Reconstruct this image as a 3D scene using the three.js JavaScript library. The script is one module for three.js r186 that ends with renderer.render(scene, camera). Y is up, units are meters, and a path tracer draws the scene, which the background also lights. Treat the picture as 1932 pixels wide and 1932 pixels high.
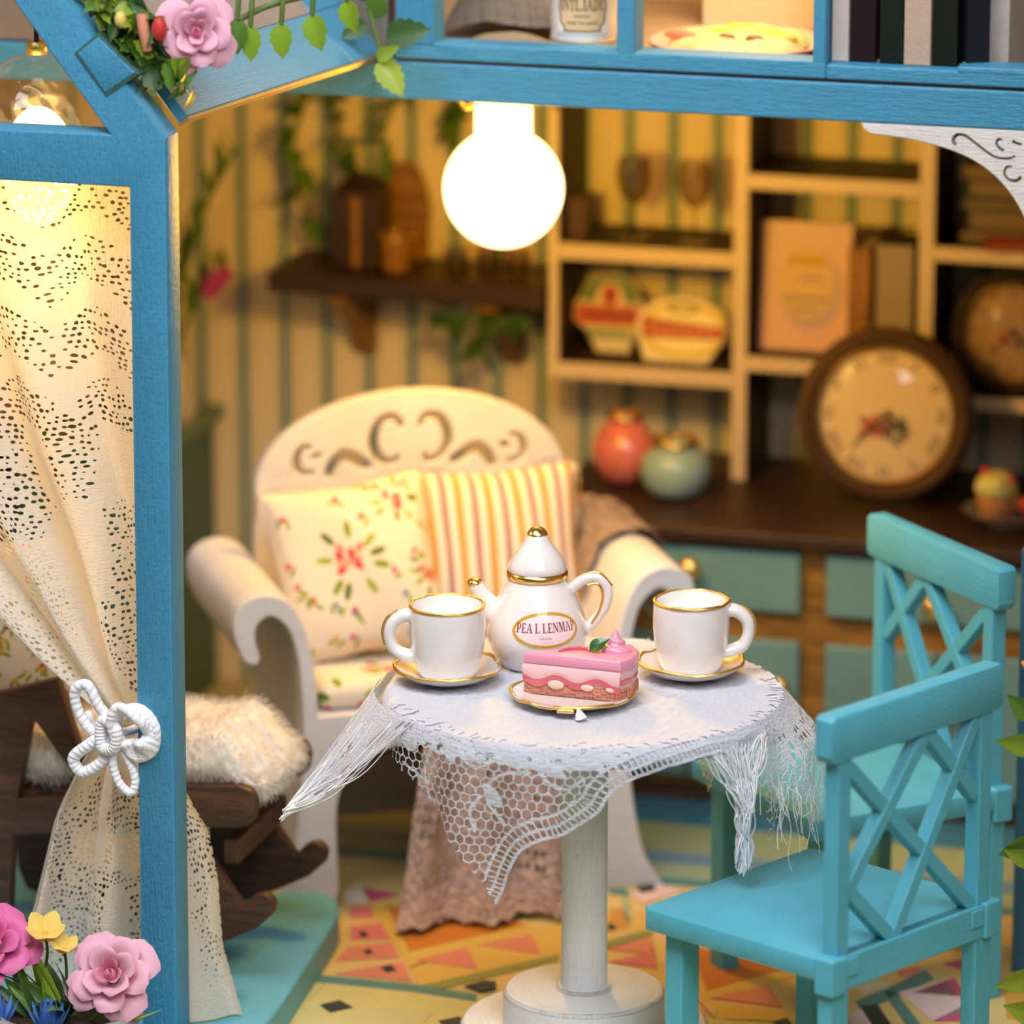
import * as THREE from 'three';
import { RoundedBoxGeometry } from 'three/addons/geometries/RoundedBoxGeometry.js';
import { mergeGeometries, mergeVertices, toCreasedNormals } from 'three/addons/utils/BufferGeometryUtils.js';
import { RectAreaLightUniformsLib } from 'three/addons/lights/RectAreaLightUniformsLib.js';

// ---------- camera, light, exposure ----------
const V3 = THREE.Vector3, PI = Math.PI, sin = Math.sin, cos = Math.cos;
const scene = new THREE.Scene();
const camera = new THREE.PerspectiveCamera(11.035, 1, 0.5, 60);
camera.position.set(2.530, 3.666, 9.449);
camera.lookAt(2.530 - 0.26440 * 10, 3.666 - 0.25308 * 10, 9.449 - 0.93063 * 10);
camera.focus = 10.13; camera.userData.fStop = 1.3;
const renderer = new THREE.WebGLRenderer({ antialias: true });
renderer.toneMapping = THREE.LinearToneMapping;
renderer.toneMappingExposure = 1.0;
renderer.shadowMap.enabled = true;
RectAreaLightUniformsLib.init();
scene.background = new THREE.Color().setRGB(0.075, 0.085, 0.10);      // even grey light of the room the miniature stands in
for (const [name, p, w, k, c] of [['window_key', [-1.2, 9.0, 4.0], 4.6, 10.5, [0.97, 0.985, 1]], ['window_fill', [3.6, 7.2, 6.4], 4.2, 9.6, [1, 0.985, 0.97]]]) {   // the wide soft windows of the room, behind the camera to its left and right
  const l = new THREE.RectAreaLight(new THREE.Color().setRGB(...c), k, w, w); l.name = name; l.position.set(...p); l.lookAt(0, 0.6, -0.2); scene.add(l);
}
const BULB = [-0.457, 1.521, -1.0], WARM = new THREE.Color().setRGB(1, 0.50, 0.025);
function lampLight(name, [x, y, z], power, color = WARM, soft = 4) {
  const l = new THREE.PointLight(color, power); l.name = name; l.position.set(x, y, z);
  l.castShadow = true; l.shadow.radius = soft; scene.add(l); return l;
}
lampLight('globe_bulb_glow', BULB, 3.3);
lampLight('bay_lamp_glow', [-1.112, 1.715, -0.02], 0.8, new THREE.Color().setRGB(1, 0.55, 0.13), 2);
lampLight('upstairs_lamp_glow', [0.02, 2.34, -1.12], 1.3, new THREE.Color().setRGB(1, 0.60, 0.20));

// ---------- helpers ----------
function rng(seed) { let s = seed >>> 0; return () => { s = (s + 0x6d2b79f5) | 0; let t = Math.imul(s ^ (s >>> 15), 1 | s); t = (t + Math.imul(t ^ (t >>> 7), 61 | t)) ^ t; return ((t ^ (t >>> 14)) >>> 0) / 4294967296; }; }
const lerp = (a, b, t) => a + (b - a) * t, clamp = (x, a = 0, b = 1) => Math.min(b, Math.max(a, x)), sstep = (a, b, x) => { const t = clamp((x - a) / (b - a)); return t * t * (3 - 2 * t); };
const used = {};
function numbered(n) { const k = used[n] = (used[n] ?? -1) + 1; return k ? n + '_' + String(k).padStart(3, '0') : n; }
function shade(o) { o.castShadow = true; o.receiveShadow = true; return o; }
function tag(o, label, category, group, kind) { o.userData = { label, category }; if (group) o.userData.group = group; if (kind) o.userData.kind = kind; return o; }
function thing(name, label, category, [x, y, z] = [0, 0, 0], turn = 0, group) {
  const o = new THREE.Group(); o.name = numbered(name); o.position.set(x, y, z); o.rotation.y = turn; scene.add(o);
  return tag(o, label, category, group);
}
function part(name, geo, m, parent, pos, rot, label) {
  const o = shade(new THREE.Mesh(geo, m)); o.name = parent ? name : numbered(name); (parent ?? scene).add(o);
  if (pos) o.position.set(...pos); if (rot) o.rotation.set(...rot); if (label) o.userData = { label };
  return o;
}
function solo(name, geo, m, label, category, pos, rot, group) { return tag(part(name, geo, m, null, pos, rot), label, category, group); }
function struct(name, geo, m, pos, rot) { const o = part(name, geo, m, null, pos, rot); o.userData = { kind: 'structure' }; return o; }
function clone(root, pos, turn, label, group) {
  const c = root.clone(); c.name = numbered(root.name.replace(/_\d{3}$/, '')); c.userData = { ...root.userData, label }; if (group) c.userData.group = group;
  if (pos) c.position.set(...pos); if (turn !== undefined) c.rotation.set(0, turn, 0); scene.add(c); return c;
}
// uv in metres, picked by the face's direction, u running along the grain axis
function uvBox(g, grain = 'x') {
  g = g.index ? g.toNonIndexed() : g; const p = g.attributes.position, n = g.attributes.normal, uv = new Float32Array(p.count * 2), G = { x: 0, y: 1, z: 2 }[grain];
  for (let i = 0; i < p.count; i += 3) {
    const s = [0, 1, 2].map((c) => Math.abs(n.getComponent(i, c) + n.getComponent(i + 1, c) + n.getComponent(i + 2, c)));
    const m = s.indexOf(Math.max(...s)); let ax = [0, 1, 2].filter((c) => c !== m); if (ax[1] === G) ax.reverse();
    for (let k = i; k < i + 3; k++) { uv[k * 2] = p.getComponent(k, ax[0]) + m * 0.37; uv[k * 2 + 1] = p.getComponent(k, ax[1]) + m * 0.21; }
  }
  g.setAttribute('uv', new THREE.BufferAttribute(uv, 2)); return g;
}
function rbox(w, h, d, r = 0.004, grain) { return uvBox(new RoundedBoxGeometry(w, h, d, 2, Math.min(r, w / 2.01, h / 2.01, d / 2.01)), grain ?? (w >= h && w >= d ? 'x' : h >= d ? 'y' : 'z')); }
function boxAt(x0, x1, y0, y1, z0, z1, r = 0.004, grain) { return rbox(x1 - x0, y1 - y0, z1 - z0, r, grain).translate((x0 + x1) / 2, (y0 + y1) / 2, (z0 + z1) / 2); }
function poly(pts, holes = []) { const s = new THREE.Shape(pts.map((p) => new THREE.Vector2(...p))); for (const h of holes) s.holes.push(new THREE.Path(h.map((p) => new THREE.Vector2(...p)))); return s; }
function ext(shape, depth, bevel = 0.003, crease = 0.7, seg = 1) {      // extruded along +z from 0 to depth, bevel inside that thickness
  const g = new THREE.ExtrudeGeometry(shape, { depth: depth - 2 * bevel, bevelEnabled: bevel > 0, bevelThickness: bevel, bevelSize: bevel, bevelOffset: -bevel, bevelSegments: seg, curveSegments: 24 });
  return toCreasedNormals(g.translate(0, 0, bevel), crease);
}
function smooth(pts, n = 8, closed = false) {            // points along a Catmull-Rom curve through 2-D points
  return new THREE.CatmullRomCurve3(pts.map((p) => new V3(p[0], p[1], 0)), closed, 'centripetal').getPoints((pts.length - 1) * n).map((p) => [p.x, p.y]);
}
function lathe(pts, seg = 48) { return new THREE.LatheGeometry(pts.map((p) => new THREE.Vector2(Math.max(p[0], 0.00001), p[1])), seg); }
function curve(pts, closed = false) { return new THREE.CatmullRomCurve3(pts.map((p) => new V3(...p)), closed, 'centripetal'); }
function tube(pts, r, seg = 32, rad = 8, closed = false) { return new THREE.TubeGeometry(curve(pts, closed), seg, r, rad, closed); }
// a tube whose radius changes: rr(t); ends closed to points
function taper(pts, rr, seg = 24, rad = 10, flat = 1) {
  const c = curve(pts), f = c.computeFrenetFrames(seg, false), P = [], U = [], I = [];
  for (let i = 0; i <= seg; i++) { const t = i / seg, p = c.getPointAt(t), r = rr(t); for (let k = 0; k <= rad; k++) { const a = k / rad * 2 * PI, n = f.normals[i], b = f.binormals[i], x = cos(a) * r, y = sin(a) * r * flat; P.push(p.x + n.x * x + b.x * y, p.y + n.y * x + b.y * y, p.z + n.z * x + b.z * y); U.push(t, k / rad); } }
  for (let i = 0; i < seg; i++) for (let k = 0; k < rad; k++) { const a = i * (rad + 1) + k, b = a + rad + 1; I.push(a, b, a + 1, b, b + 1, a + 1); }
  const g = new THREE.BufferGeometry(); g.setAttribute('position', new THREE.Float32BufferAttribute(P, 3)); g.setAttribute('uv', new THREE.Float32BufferAttribute(U, 2)); g.setIndex(I); g.computeVertexNormals(); return g;
}
// a grid surface from a function (u, v) -> [x, y, z], both in 0..1
function surf(fn, nu, nv, su = 1, sv = 1) {
  const P = [], U = [], I = [];
  for (let j = 0; j <= nv; j++) for (let i = 0; i <= nu; i++) { P.push(...fn(i / nu, j / nv)); U.push(i / nu * su, j / nv * sv); }
  for (let j = 0; j < nv; j++) for (let i = 0; i < nu; i++) { const a = j * (nu + 1) + i, b = a + nu + 1; I.push(a, a + 1, b, a + 1, b + 1, b); }
  const g = new THREE.BufferGeometry(); g.setAttribute('position', new THREE.Float32BufferAttribute(P, 3)); g.setAttribute('uv', new THREE.Float32BufferAttribute(U, 2)); g.setIndex(I); g.computeVertexNormals(); return g;
}
// lace: cloth only where f(u, v) > 0, cut along the real outline of its holes (marching squares), laid on the surface fn(u, v)
function lace(f, fn, [u0, u1, nu], [v0, v1, nv]) {
  const W = nu + 1, val = new Float32Array(W * (nv + 1)), P = [], U = [], I = [], vid = new Map();
  for (let j = 0; j <= nv; j++) for (let i = 0; i <= nu; i++) val[j * W + i] = f(lerp(u0, u1, i / nu), lerp(v0, v1, j / nv));
  const add = (key, x, y) => { let k = vid.get(key); if (k === undefined) { k = P.length / 3; const u = lerp(u0, u1, x / nu), v = lerp(v0, v1, y / nv); P.push(...fn(u, v)); U.push(u, v); vid.set(key, k); } return k; };
  const N = W * (nv + 1);
  for (let j = 0; j < nv; j++) for (let i = 0; i < nu; i++) {
    const q = [[i, j], [i + 1, j], [i + 1, j + 1], [i, j + 1]], s = q.map(([x, y]) => val[y * W + x]);
    if (s[0] <= 0 && s[1] <= 0 && s[2] <= 0 && s[3] <= 0) continue;
    const ring = [];
    for (let k = 0; k < 4; k++) {
      const l = (k + 1) % 4, [x, y] = q[k], [X, Y] = q[l];
      if (s[k] > 0) ring.push(add(y * W + x, x, y));
      if ((s[k] > 0) !== (s[l] > 0)) { const t = s[k] / (s[k] - s[l]); ring.push(add(N * (k % 2 ? 2 : 1) + Math.min(y, Y) * W + Math.min(x, X), lerp(x, X, t), lerp(y, Y, t))); }
    }
    for (let k = 1; k < ring.length - 1; k++) I.push(ring[0], ring[k], ring[k + 1]);
  }
  const g = new THREE.BufferGeometry(); g.setAttribute('position', new THREE.Float32BufferAttribute(P, 3)); g.setAttribute('uv', new THREE.Float32BufferAttribute(U, 2)); g.setIndex(I); g.computeVertexNormals(); return g;
}
function hash(x, y, s = 0) { let h = Math.imul(x | 0, 374761393) ^ Math.imul(y | 0, 668265263) ^ Math.imul(s + 11, 2246822519); h = Math.imul(h ^ (h >>> 13), 1274126177); return ((h ^ (h >>> 16)) >>> 0) / 4294967296; }
function vnoise(x, y, s = 0, px = 0, py = 0) {
  const i = Math.floor(x), j = Math.floor(y), a = x - i, b = y - j, u = a * a * (3 - 2 * a), v = b * b * (3 - 2 * b), m = (k, p) => (p ? ((k % p) + p) % p : k);
  return lerp(lerp(hash(m(i, px), m(j, py), s), hash(m(i + 1, px), m(j, py), s), u), lerp(hash(m(i, px), m(j + 1, py), s), hash(m(i + 1, px), m(j + 1, py), s), u), v);
}
function dataTex(w, h, fn, srgb = true, rep = 1) {
  const d = new Uint8Array(w * h * 4);
  for (let y = 0; y < h; y++) for (let x = 0; x < w; x++) { const c = fn(x / w, y / h), o = (y * w + x) * 4; for (let k = 0; k < 3; k++) d[o + k] = 255 * clamp(Array.isArray(c) ? c[k] : c); d[o + 3] = 255; }
  const t = new THREE.DataTexture(d, w, h); t.wrapS = t.wrapT = THREE.RepeatWrapping; t.magFilter = THREE.LinearFilter; if (srgb) t.colorSpace = THREE.SRGBColorSpace;
  if (Array.isArray(rep)) t.repeat.set(...rep); else t.repeat.set(rep, rep); t.needsUpdate = true; return t;
}
function canvasTex(w, h, draw) { const c = document.createElement('canvas'); c.width = w; c.height = h; draw(c.getContext('2d'), w, h); const t = new THREE.CanvasTexture(c); t.colorSpace = THREE.SRGBColorSpace; t.wrapS = t.wrapT = THREE.RepeatWrapping; return t; }

// ---------- materials ----------
const lin = (r, g, b) => new THREE.Color().setRGB(r, g, b);
const grainAt = (u, v) => 0.5 * vnoise(u * 10, v * 90, 1, 10, 90) + 0.3 * vnoise(u * 26, v * 170, 2, 26, 170) + 0.2 * vnoise(u * 60, v * 60, 3, 60, 60);
const grainBump = dataTex(512, 512, (u, v) => { const g = grainAt(u, v), pit = vnoise(u * 26, v * 170, 5, 26, 170); return 0.35 + 0.5 * g - (pit > 0.84 ? (pit - 0.84) * 2.2 : 0); }, false, 4);
const grainTone = dataTex(512, 512, (u, v) => { const g = grainAt(u, v), m = vnoise(u * 5, v * 5, 7, 5, 5), pit = vnoise(u * 22, v * 150, 5, 22, 150); return 0.90 + 0.07 * g + 0.04 * m - (pit > 0.88 ? (pit - 0.88) * 1.0 : 0); }, true, 4);
const walnutTone = dataTex(512, 512, (u, v) => { const g = grainAt(u * 1, v * 1), r = vnoise(u * 4, v * 40, 9, 4, 40); return 0.5 + 0.35 * g + 0.25 * r; }, true, 2.2);
const fibreBump = dataTex(512, 512, (u, v) => 0.5 * vnoise(u * 70, v * 16, 4, 70, 16) + 0.5 * vnoise(u * 20, v * 90, 6, 20, 90), false, 4);
const weaveBump = dataTex(256, 256, (u, v) => 0.5 + 0.25 * sin(u * 2 * PI * 40) * cos(v * 2 * PI * 40) + 0.2 * vnoise(u * 40, v * 40, 8, 40, 40), false, 5);
const mottle = dataTex(256, 256, (u, v) => 0.9 + 0.06 * vnoise(u * 6, v * 6, 3, 6, 6) + 0.05 * vnoise(u * 40, v * 40, 4, 40, 40), true, 2);
function M(o) { return new THREE.MeshPhysicalMaterial({ roughness: 0.6, side: THREE.DoubleSide, ...o }); }
function paint(color, o = {}) { return M({ color, map: grainTone, bumpMap: grainBump, bumpScale: 0.0018, roughness: 0.52, ...o }); }
const m = {
  frameBlue: paint(lin(0.058, 0.295, 0.50), { bumpScale: 0.0032 }), roofBlue: paint(lin(0.10, 0.37, 0.58), { roughness: 0.42, bumpScale: 0.0008 }), chairBlue: paint(lin(0.095, 0.45, 0.60), { bumpScale: 0.0012 }), platformBlue: paint(lin(0.12, 0.42, 0.56)),
  sofaWhite: paint(lin(0.72, 0.71, 0.75), { bumpScale: 0.0015 }), tableWhite: paint(lin(0.82, 0.82, 0.85), { bumpScale: 0.0015, clearcoat: 0.15 }), tableEdge: paint(lin(0.60, 0.68, 0.74)), bracketWhite: paint(lin(0.80, 0.78, 0.78), { bumpScale: 0.003 }),
  walnut: M({ color: lin(0.115, 0.05, 0.026), map: walnutTone, bumpMap: grainBump, bumpScale: 0.002, roughness: 0.5 }), walnutDark: M({ color: lin(0.055, 0.022, 0.012), map: walnutTone, bumpMap: grainBump, bumpScale: 0.002, roughness: 0.45 }),
  shelfEdge: paint(lin(0.72, 0.60, 0.48)), shelfDark: M({ color: lin(0.030, 0.016, 0.013), map: walnutTone, roughness: 0.6 }), honey: M({ color: lin(0.42, 0.19, 0.028), map: walnutTone, roughness: 0.5 }), teal: paint(lin(0.155, 0.31, 0.32)), greenCab: paint(lin(0.055, 0.13, 0.10)),
  gold: M({ color: lin(0.95, 0.66, 0.22), metalness: 1, roughness: 0.2 }), goldSoft: M({ color: lin(0.85, 0.58, 0.2), metalness: 1, roughness: 0.34, bumpMap: mottle, bumpScale: 0.002 }),
  china: M({ color: lin(0.82, 0.775, 0.77), roughness: 0.22, clearcoat: 1, clearcoatRoughness: 0.08, bumpMap: mottle, bumpScale: 0.0012, sheen: 0.4, sheenColor: lin(1, 0.8, 0.85), sheenRoughness: 0.4 }),
  chinaInk: M({ color: lin(0.03, 0.03, 0.04), roughness: 0.3 }),
  glass: M({ color: lin(0.97, 0.96, 0.93), transmission: 1, roughness: 0.04, ior: 1.45, thickness: 0 }), crystal: M({ color: lin(0.80, 0.75, 0.66), transmission: 1, roughness: 0.05, ior: 1.5, thickness: 0 }),
  laceWhite: M({ color: lin(0.70, 0.715, 0.80), roughness: 0.9, transmission: 0.3, bumpMap: fibreBump, bumpScale: 0.0022 }),
  thread: M({ color: lin(0.86, 0.86, 0.90), roughness: 0.95 }),
  laceCream: M({ color: lin(0.88, 0.83, 0.74), roughness: 0.95, transmission: 0.5, bumpMap: fibreBump, bumpScale: 0.0018 }),
  cord: M({ color: lin(0.86, 0.87, 0.93), roughness: 0.95, bumpMap: dataTex(128, 128, (u, v) => 0.5 + 0.28 * sin((u * 7 + v + 0.5 * vnoise(u * 9, v * 4, 6, 9, 4)) * 2 * PI) + 0.3 * vnoise(u * 90, v * 24, 3, 90, 24), false, [3, 1]), bumpScale: 0.0020 }),
  fluff: M({ color: lin(0.86, 0.80, 0.74), roughness: 1, sheen: 0.6, sheenColor: lin(1, 0.95, 0.9), sheenRoughness: 0.8 }),
  leaf: M({ color: lin(0.10, 0.22, 0.025), roughness: 0.45, transmission: 0.25, clearcoat: 0.2 }), leafLight: M({ color: lin(0.30, 0.42, 0.035), roughness: 0.45, transmission: 0.3 }), leafDark: M({ color: lin(0.035, 0.10, 0.016), roughness: 0.5, transmission: 0.15 }), stem: M({ color: lin(0.10, 0.17, 0.03), roughness: 0.6 }),
};
// a leaf lying in x-y: base at the origin, tip at +y, cupped and bent towards +z
function leafGeo(len, wid, { teeth = 0, bend = 0.25, fold = 0.25, sharp = 1.1 } = {}) {
  return surf((u, v) => {
    const s = u * 2 - 1, prof = Math.pow(sin(PI * Math.pow(v, 0.75)), sharp), jag = teeth ? 1 - 0.28 * ((v * teeth) % 1) * (Math.abs(s) > 0.6 ? 1 : 0.3) : 1, w = wid / 2 * prof * jag + 0.0008;
    return [s * w, v * len - (teeth ? Math.abs(s) * 0.05 * len * ((v * teeth) % 1) : 0), bend * len * v * v * -0.6 + fold * Math.abs(s) * w];
  }, 6, teeth ? teeth * 3 : 10);
}
function aim(o, dir, roll = 0) { const q = new THREE.Quaternion().setFromUnitVectors(new V3(0, 1, 0), new V3(...dir).normalize()); o.quaternion.copy(q).multiply(new THREE.Quaternion().setFromAxisAngle(new V3(0, 1, 0), roll)); return o; }
// blade along dir, its face turned towards the given side
function face(o, dir, to = [0.25, 0.3, 1]) { const y = new V3(...dir).normalize(), z = new V3(...to), x = new V3().crossVectors(y, z).normalize(); z.crossVectors(x, y); o.quaternion.setFromRotationMatrix(new THREE.Matrix4().makeBasis(x, y, z)); return o; }
function pillow(w, h, t, n = 26) {       // two faces puffed out from a sewn edge, corners drawn to points
  const face = (sg) => surf((u, v) => { const x = (u * 2 - 1), y = (v * 2 - 1), e = Math.pow(Math.max(0, (1 - x ** 2) * (1 - y ** 2)), 0.42), pull = 1 - 0.07 * (1 - Math.abs(x * y)) * Math.max(x * x, y * y); return [x * w / 2 * pull * sg, y * h / 2 * pull, sg * t / 2 * e * (1 + 0.06 * sin(x * 5 + y * 3))]; }, n, n);
  return [face(1), face(-1)];
}
const FLOOR = [['yellow', [-0.700, -0.779],[-0.455, -0.806],[-0.308, -0.719],[-0.485, -0.400]],
 ['orange', [-0.646, -0.759],[-0.457, -0.791],[-0.331, -0.727],[-0.518, -0.503]],
 ['yellow', [-0.496, -0.411],[-0.262, -0.761],[-0.202, -0.569],[-0.388, -0.361],[-0.439, -0.307]],
 ['pink', [-0.488, -0.447],[-0.410, -0.558],[-0.350, -0.432]],
 ['pink', [-0.390, -0.577],[-0.303, -0.672],[-0.249, -0.556]],
 ['olive', [-0.433, -0.305],[-0.390, -0.360],[-0.216, -0.568],[-0.205, -0.530],[-0.375, -0.318],[-0.415, -0.281]],
 ['teal', [-0.701, -0.309],[-0.439, -0.307],[-0.309, -0.284],[-0.299, -0.248],[-0.439, -0.267],[-0.683, -0.271]],
 ['rose', [-0.724, -0.744],[-0.682, -0.755],[-0.652, -0.682],[-0.700, -0.668]],
 ['rose', [-0.682, -0.613],[-0.627, -0.653],[-0.580, -0.565],[-0.658, -0.536]],
 ['pink', [-0.649, -0.490],[-0.569, -0.540],[-0.525, -0.457],[-0.648, -0.401]],
 ['pink', [-0.623, -0.328],[-0.511, -0.433],[-0.458, -0.324],[-0.606, -0.326]],
 ['magenta', [-0.735, -0.864],[-0.645, -0.839],[-0.690, -0.782]],
 ['cream', [-0.767, -0.840],[-0.735, -0.861],[-0.694, -0.777],[-0.732, -0.748]],
 ['ink', [-0.656, -0.585],[-0.645, -0.595],[-0.625, -0.566],[-0.637, -0.549]],
 ['ink', [-0.610, -0.470],[-0.601, -0.490],[-0.583, -0.464],[-0.597, -0.450]],
 ['ink', [-0.547, -0.383],[-0.529, -0.408],[-0.505, -0.374],[-0.522, -0.356]],
 ['ink', [-0.595, -0.138],[-0.566, -0.175],[-0.529, -0.144],[-0.563, -0.105]],
 ['ink', [-0.339, -0.114],[-0.307, -0.149],[-0.276, -0.113],[-0.303, -0.074]],
 ['ink', [-0.348, -0.326],[-0.320, -0.367],[-0.293, -0.368],[-0.280, -0.325],[-0.305, -0.302]],
 ['ink', [-0.417, 0.092],[-0.385, 0.052],[-0.350, 0.089],[-0.383, 0.129]],
 ['yellow', [-0.253, -0.770],[-0.087, -0.889],[-0.070, -0.797],[-0.223, -0.659]],
 ['olive', [-0.145, -0.668],[-0.096, -0.744],[-0.067, -0.774],[-0.059, -0.741],[-0.133, -0.623]],
 ['pink', [-0.127, -0.624],[-0.054, -0.721],[-0.023, -0.620]],
 ['rose', [-0.101, -0.546],[-0.027, -0.636],[0.002, -0.542]],
 ['honey', [-0.187, -0.871],[-0.157, -0.890],[-0.115, -0.774],[-0.155, -0.749]],
 ['ink', [-0.167, -0.777],[-0.157, -0.783],[-0.140, -0.753],[-0.156, -0.738]],
 ['sage', [-0.185, -0.962],[-0.170, -0.966],[-0.117, -0.802],[-0.133, -0.797]],
 ['blush', [-0.170, -0.984],[-0.133, -1.069],[-0.065, -1.033],[-0.125, -0.924]],
 ['ink', [-0.171, -1.032],[-0.139, -1.056],[-0.120, -1.017],[-0.147, -0.987]],
 ['teal', [-0.226, -1.001],[-0.191, -1.019],[-0.168, -0.974],[-0.208, -0.970]],
 ['yellow', [0.016, -0.700],[0.270, -0.635],[0.284, -0.565],[0.142, -0.380],[0.068, -0.544]],
 ['orange', [0.033, -0.687],[0.256, -0.611],[0.132, -0.439]],
 ['pink', [0.150, -0.395],[0.248, -0.502],[0.303, -0.383]],
 ['pink', [0.083, -0.442],[0.149, -0.353],[0.189, -0.277]],
 ['yellow', [0.162, -0.366],[0.307, -0.372],[0.329, -0.308],[0.198, -0.286]],
 ['ink', [0.304, -0.291],[0.326, -0.322],[0.355, -0.267],[0.324, -0.259]],
 ['teal', [0.437, -0.457],[0.487, -0.557],[0.533, -0.683],[0.561, -0.634],[0.509, -0.504],[0.459, -0.408]],
 ['teal', [0.481, -0.522],[0.499, -0.540],[0.630, -0.283],[0.600, -0.274]],
 ['blush', [0.509, -0.530],[0.583, -0.624],[0.679, -0.471],[0.609, -0.387]],
 ['magenta', [0.536, -0.534],[0.601, -0.645],[0.655, -0.539]],
 ['magenta', [0.611, -0.388],[0.657, -0.497],[0.686, -0.409]],
 ['ink', [0.452, -0.426],[0.484, -0.448],[0.550, -0.307],[0.523, -0.284]],
 ['blush', [0.440, -0.371],[0.457, -0.417],[0.526, -0.269],[0.476, -0.255]],
 ['cream', [0.413, -0.542],[0.456, -0.601],[0.484, -0.569],[0.445, -0.498]],
 ['pink', [0.476, -0.660],[0.518, -0.699],[0.530, -0.655],[0.495, -0.625]],
 ['magenta', [0.563, -0.725],[0.608, -0.778],[0.623, -0.702]],
 ['honey', [0.709, -0.626],[0.757, -0.690],[0.816, -0.430],[0.749, -0.443]]];

// ---------- the setting ----------
function striped(period, phase) {
  const t = dataTex(256, 64, (u, v) => {
    const d = Math.abs(((u + 0.5) % 1) - 0.5) * period, line = 1 - sstep(0.009, 0.013, d), thin = 1 - sstep(0.0012, 0.003, Math.abs(d - 0.021)), k = clamp(line + 0.6 * thin), n = 0.03 * vnoise(u * 30, v * 8, 3, 30, 8);
    return [lerp(0.93, 0.45, k) - n, lerp(0.87, 0.58, k) - n, lerp(0.75, 0.60, k) - n];
  }, true, [1 / period, 1]);
  t.offset.x = -phase / period; return t;
}
const wallpaper = M({ map: striped(0.106, -0.63), roughness: 0.85, bumpMap: fibreBump, bumpScale: 0.0008 });
const plain = M({ color: lin(0.40, 0.31, 0.23), roughness: 0.9, map: mottle });
const slabMat = M({ color: lin(0.40, 0.28, 0.17), roughness: 0.85, map: mottle });
function flatUV(g) { const p = g.attributes.position, uv = new Float32Array(p.count * 2); for (let i = 0; i < p.count; i++) { uv[2 * i] = p.getX(i); uv[2 * i + 1] = p.getY(i); } g.setAttribute('uv', new THREE.BufferAttribute(uv, 2)); return g; }
const floor = struct('floor', boxAt(-2.1, 1.5, -0.1, 0, -2.4, 1.3, 0.004, 'x'), M({ color: lin(0.50, 0.44, 0.20), map: grainTone, roughness: 0.5 }));
struct('wall_back', flatUV(new THREE.BoxGeometry(3.6, 3, 0.1).translate(-0.3, 1.4, 0)), wallpaper, [0, 0, -2.35]);
{ const g = new THREE.BoxGeometry(0.1, 3, 4.0); struct('wall_left', uvBox(g, 'y'), plain, [-2.05, 1.4, -0.4]); struct('wall_right', uvBox(g.clone(), 'y'), plain, [1.45, 1.4, -1.0]); }
struct('ceiling', boxAt(-2.0, 1.4, 1.757, 1.832, -2.3, -0.78, 0.003, 'x'), slabMat);
// printed floor: boards in front, a band of coloured inlays, strips at the back, each piece let in with its own edge
{
  const C = { yellow: [0.72, 0.47, 0.10], orange: [0.62, 0.20, 0.025], pink: [0.72, 0.25, 0.16], rose: [0.70, 0.20, 0.20], magenta: [0.55, 0.09, 0.20], cream: [0.74, 0.66, 0.50], blush: [0.78, 0.58, 0.55], teal: [0.10, 0.24, 0.22], olive: [0.30, 0.30, 0.07], sage: [0.40, 0.47, 0.24], honey: [0.62, 0.30, 0.05], ink: [0.025, 0.035, 0.035] };
  const fm = {}; for (const k in C) fm[k] = M({ color: lin(...C[k]), map: grainTone, roughness: 0.5 });
  const slab = (pts, y, h) => ext(poly(pts.map(([x, z]) => [x, -z])), h, 0.001).rotateX(-PI / 2).translate(0, y - h, 0);
  const area = (p) => { let a = 0; p.forEach((q, i) => { const r = p[(i + 1) % p.length]; a += q[0] * r[1] - r[0] * q[1]; }); return a; };
  const boards = [M({ color: lin(0.60, 0.56, 0.25), map: grainTone, roughness: 0.5 }), M({ color: lin(0.55, 0.55, 0.27), map: grainTone, roughness: 0.5 }), M({ color: lin(0.64, 0.57, 0.22), map: grainTone, roughness: 0.5 })], R = rng(5);
  for (let r = 0; r < 9; r++) for (let c = 0, x = -1.5 - R() * 0.4; x < 1.4; c++) { const L = 0.4 + R() * 0.25, z = -0.285 + r * 0.125; part('plank', boxAt(x + 0.001, x + L - 0.001, -0.006, 0.002, z + 0.001, z + 0.124, 0.001, 'x'), boards[(R() * 3) | 0], floor); x += L; }
  const strips = [[-1.75, -1.48, [0.06, 0.22, 0.32]], [-1.48, -1.36, [0.40, 0.45, 0.20]], [-1.36, -1.29, [0.42, 0.42, 0.22]], [-1.29, -1.21, [0.20, 0.30, 0.36]], [-1.21, -1.12, [0.42, 0.46, 0.24]], [-1.12, -1.07, [0.12, 0.28, 0.26]]];
  for (const [a, b, c] of strips) part('plank', boxAt(-1.6, 1.3, -0.006, 0.002, a + 0.002, b - 0.002, 0.001, 'x'), M({ color: lin(...c), map: grainTone, roughness: 0.5 }), floor);
  part('plank', boxAt(-1.6, 1.3, -0.006, 0.001, -1.068, -0.322, 0.001, 'x'), M({ color: lin(0.72, 0.52, 0.20), map: grainTone, roughness: 0.5 }), floor);
  const lift = { yellow: 0.0025, olive: 0.004, teal: 0.0042, orange: 0.0042, ink: 0.0052 };
  for (const [c, ...pts] of FLOOR) part('tile', slab(area(pts) < 0 ? pts.slice().reverse() : pts, lift[c] ?? 0.0046, 0.004), fm[c], floor);
}
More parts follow.
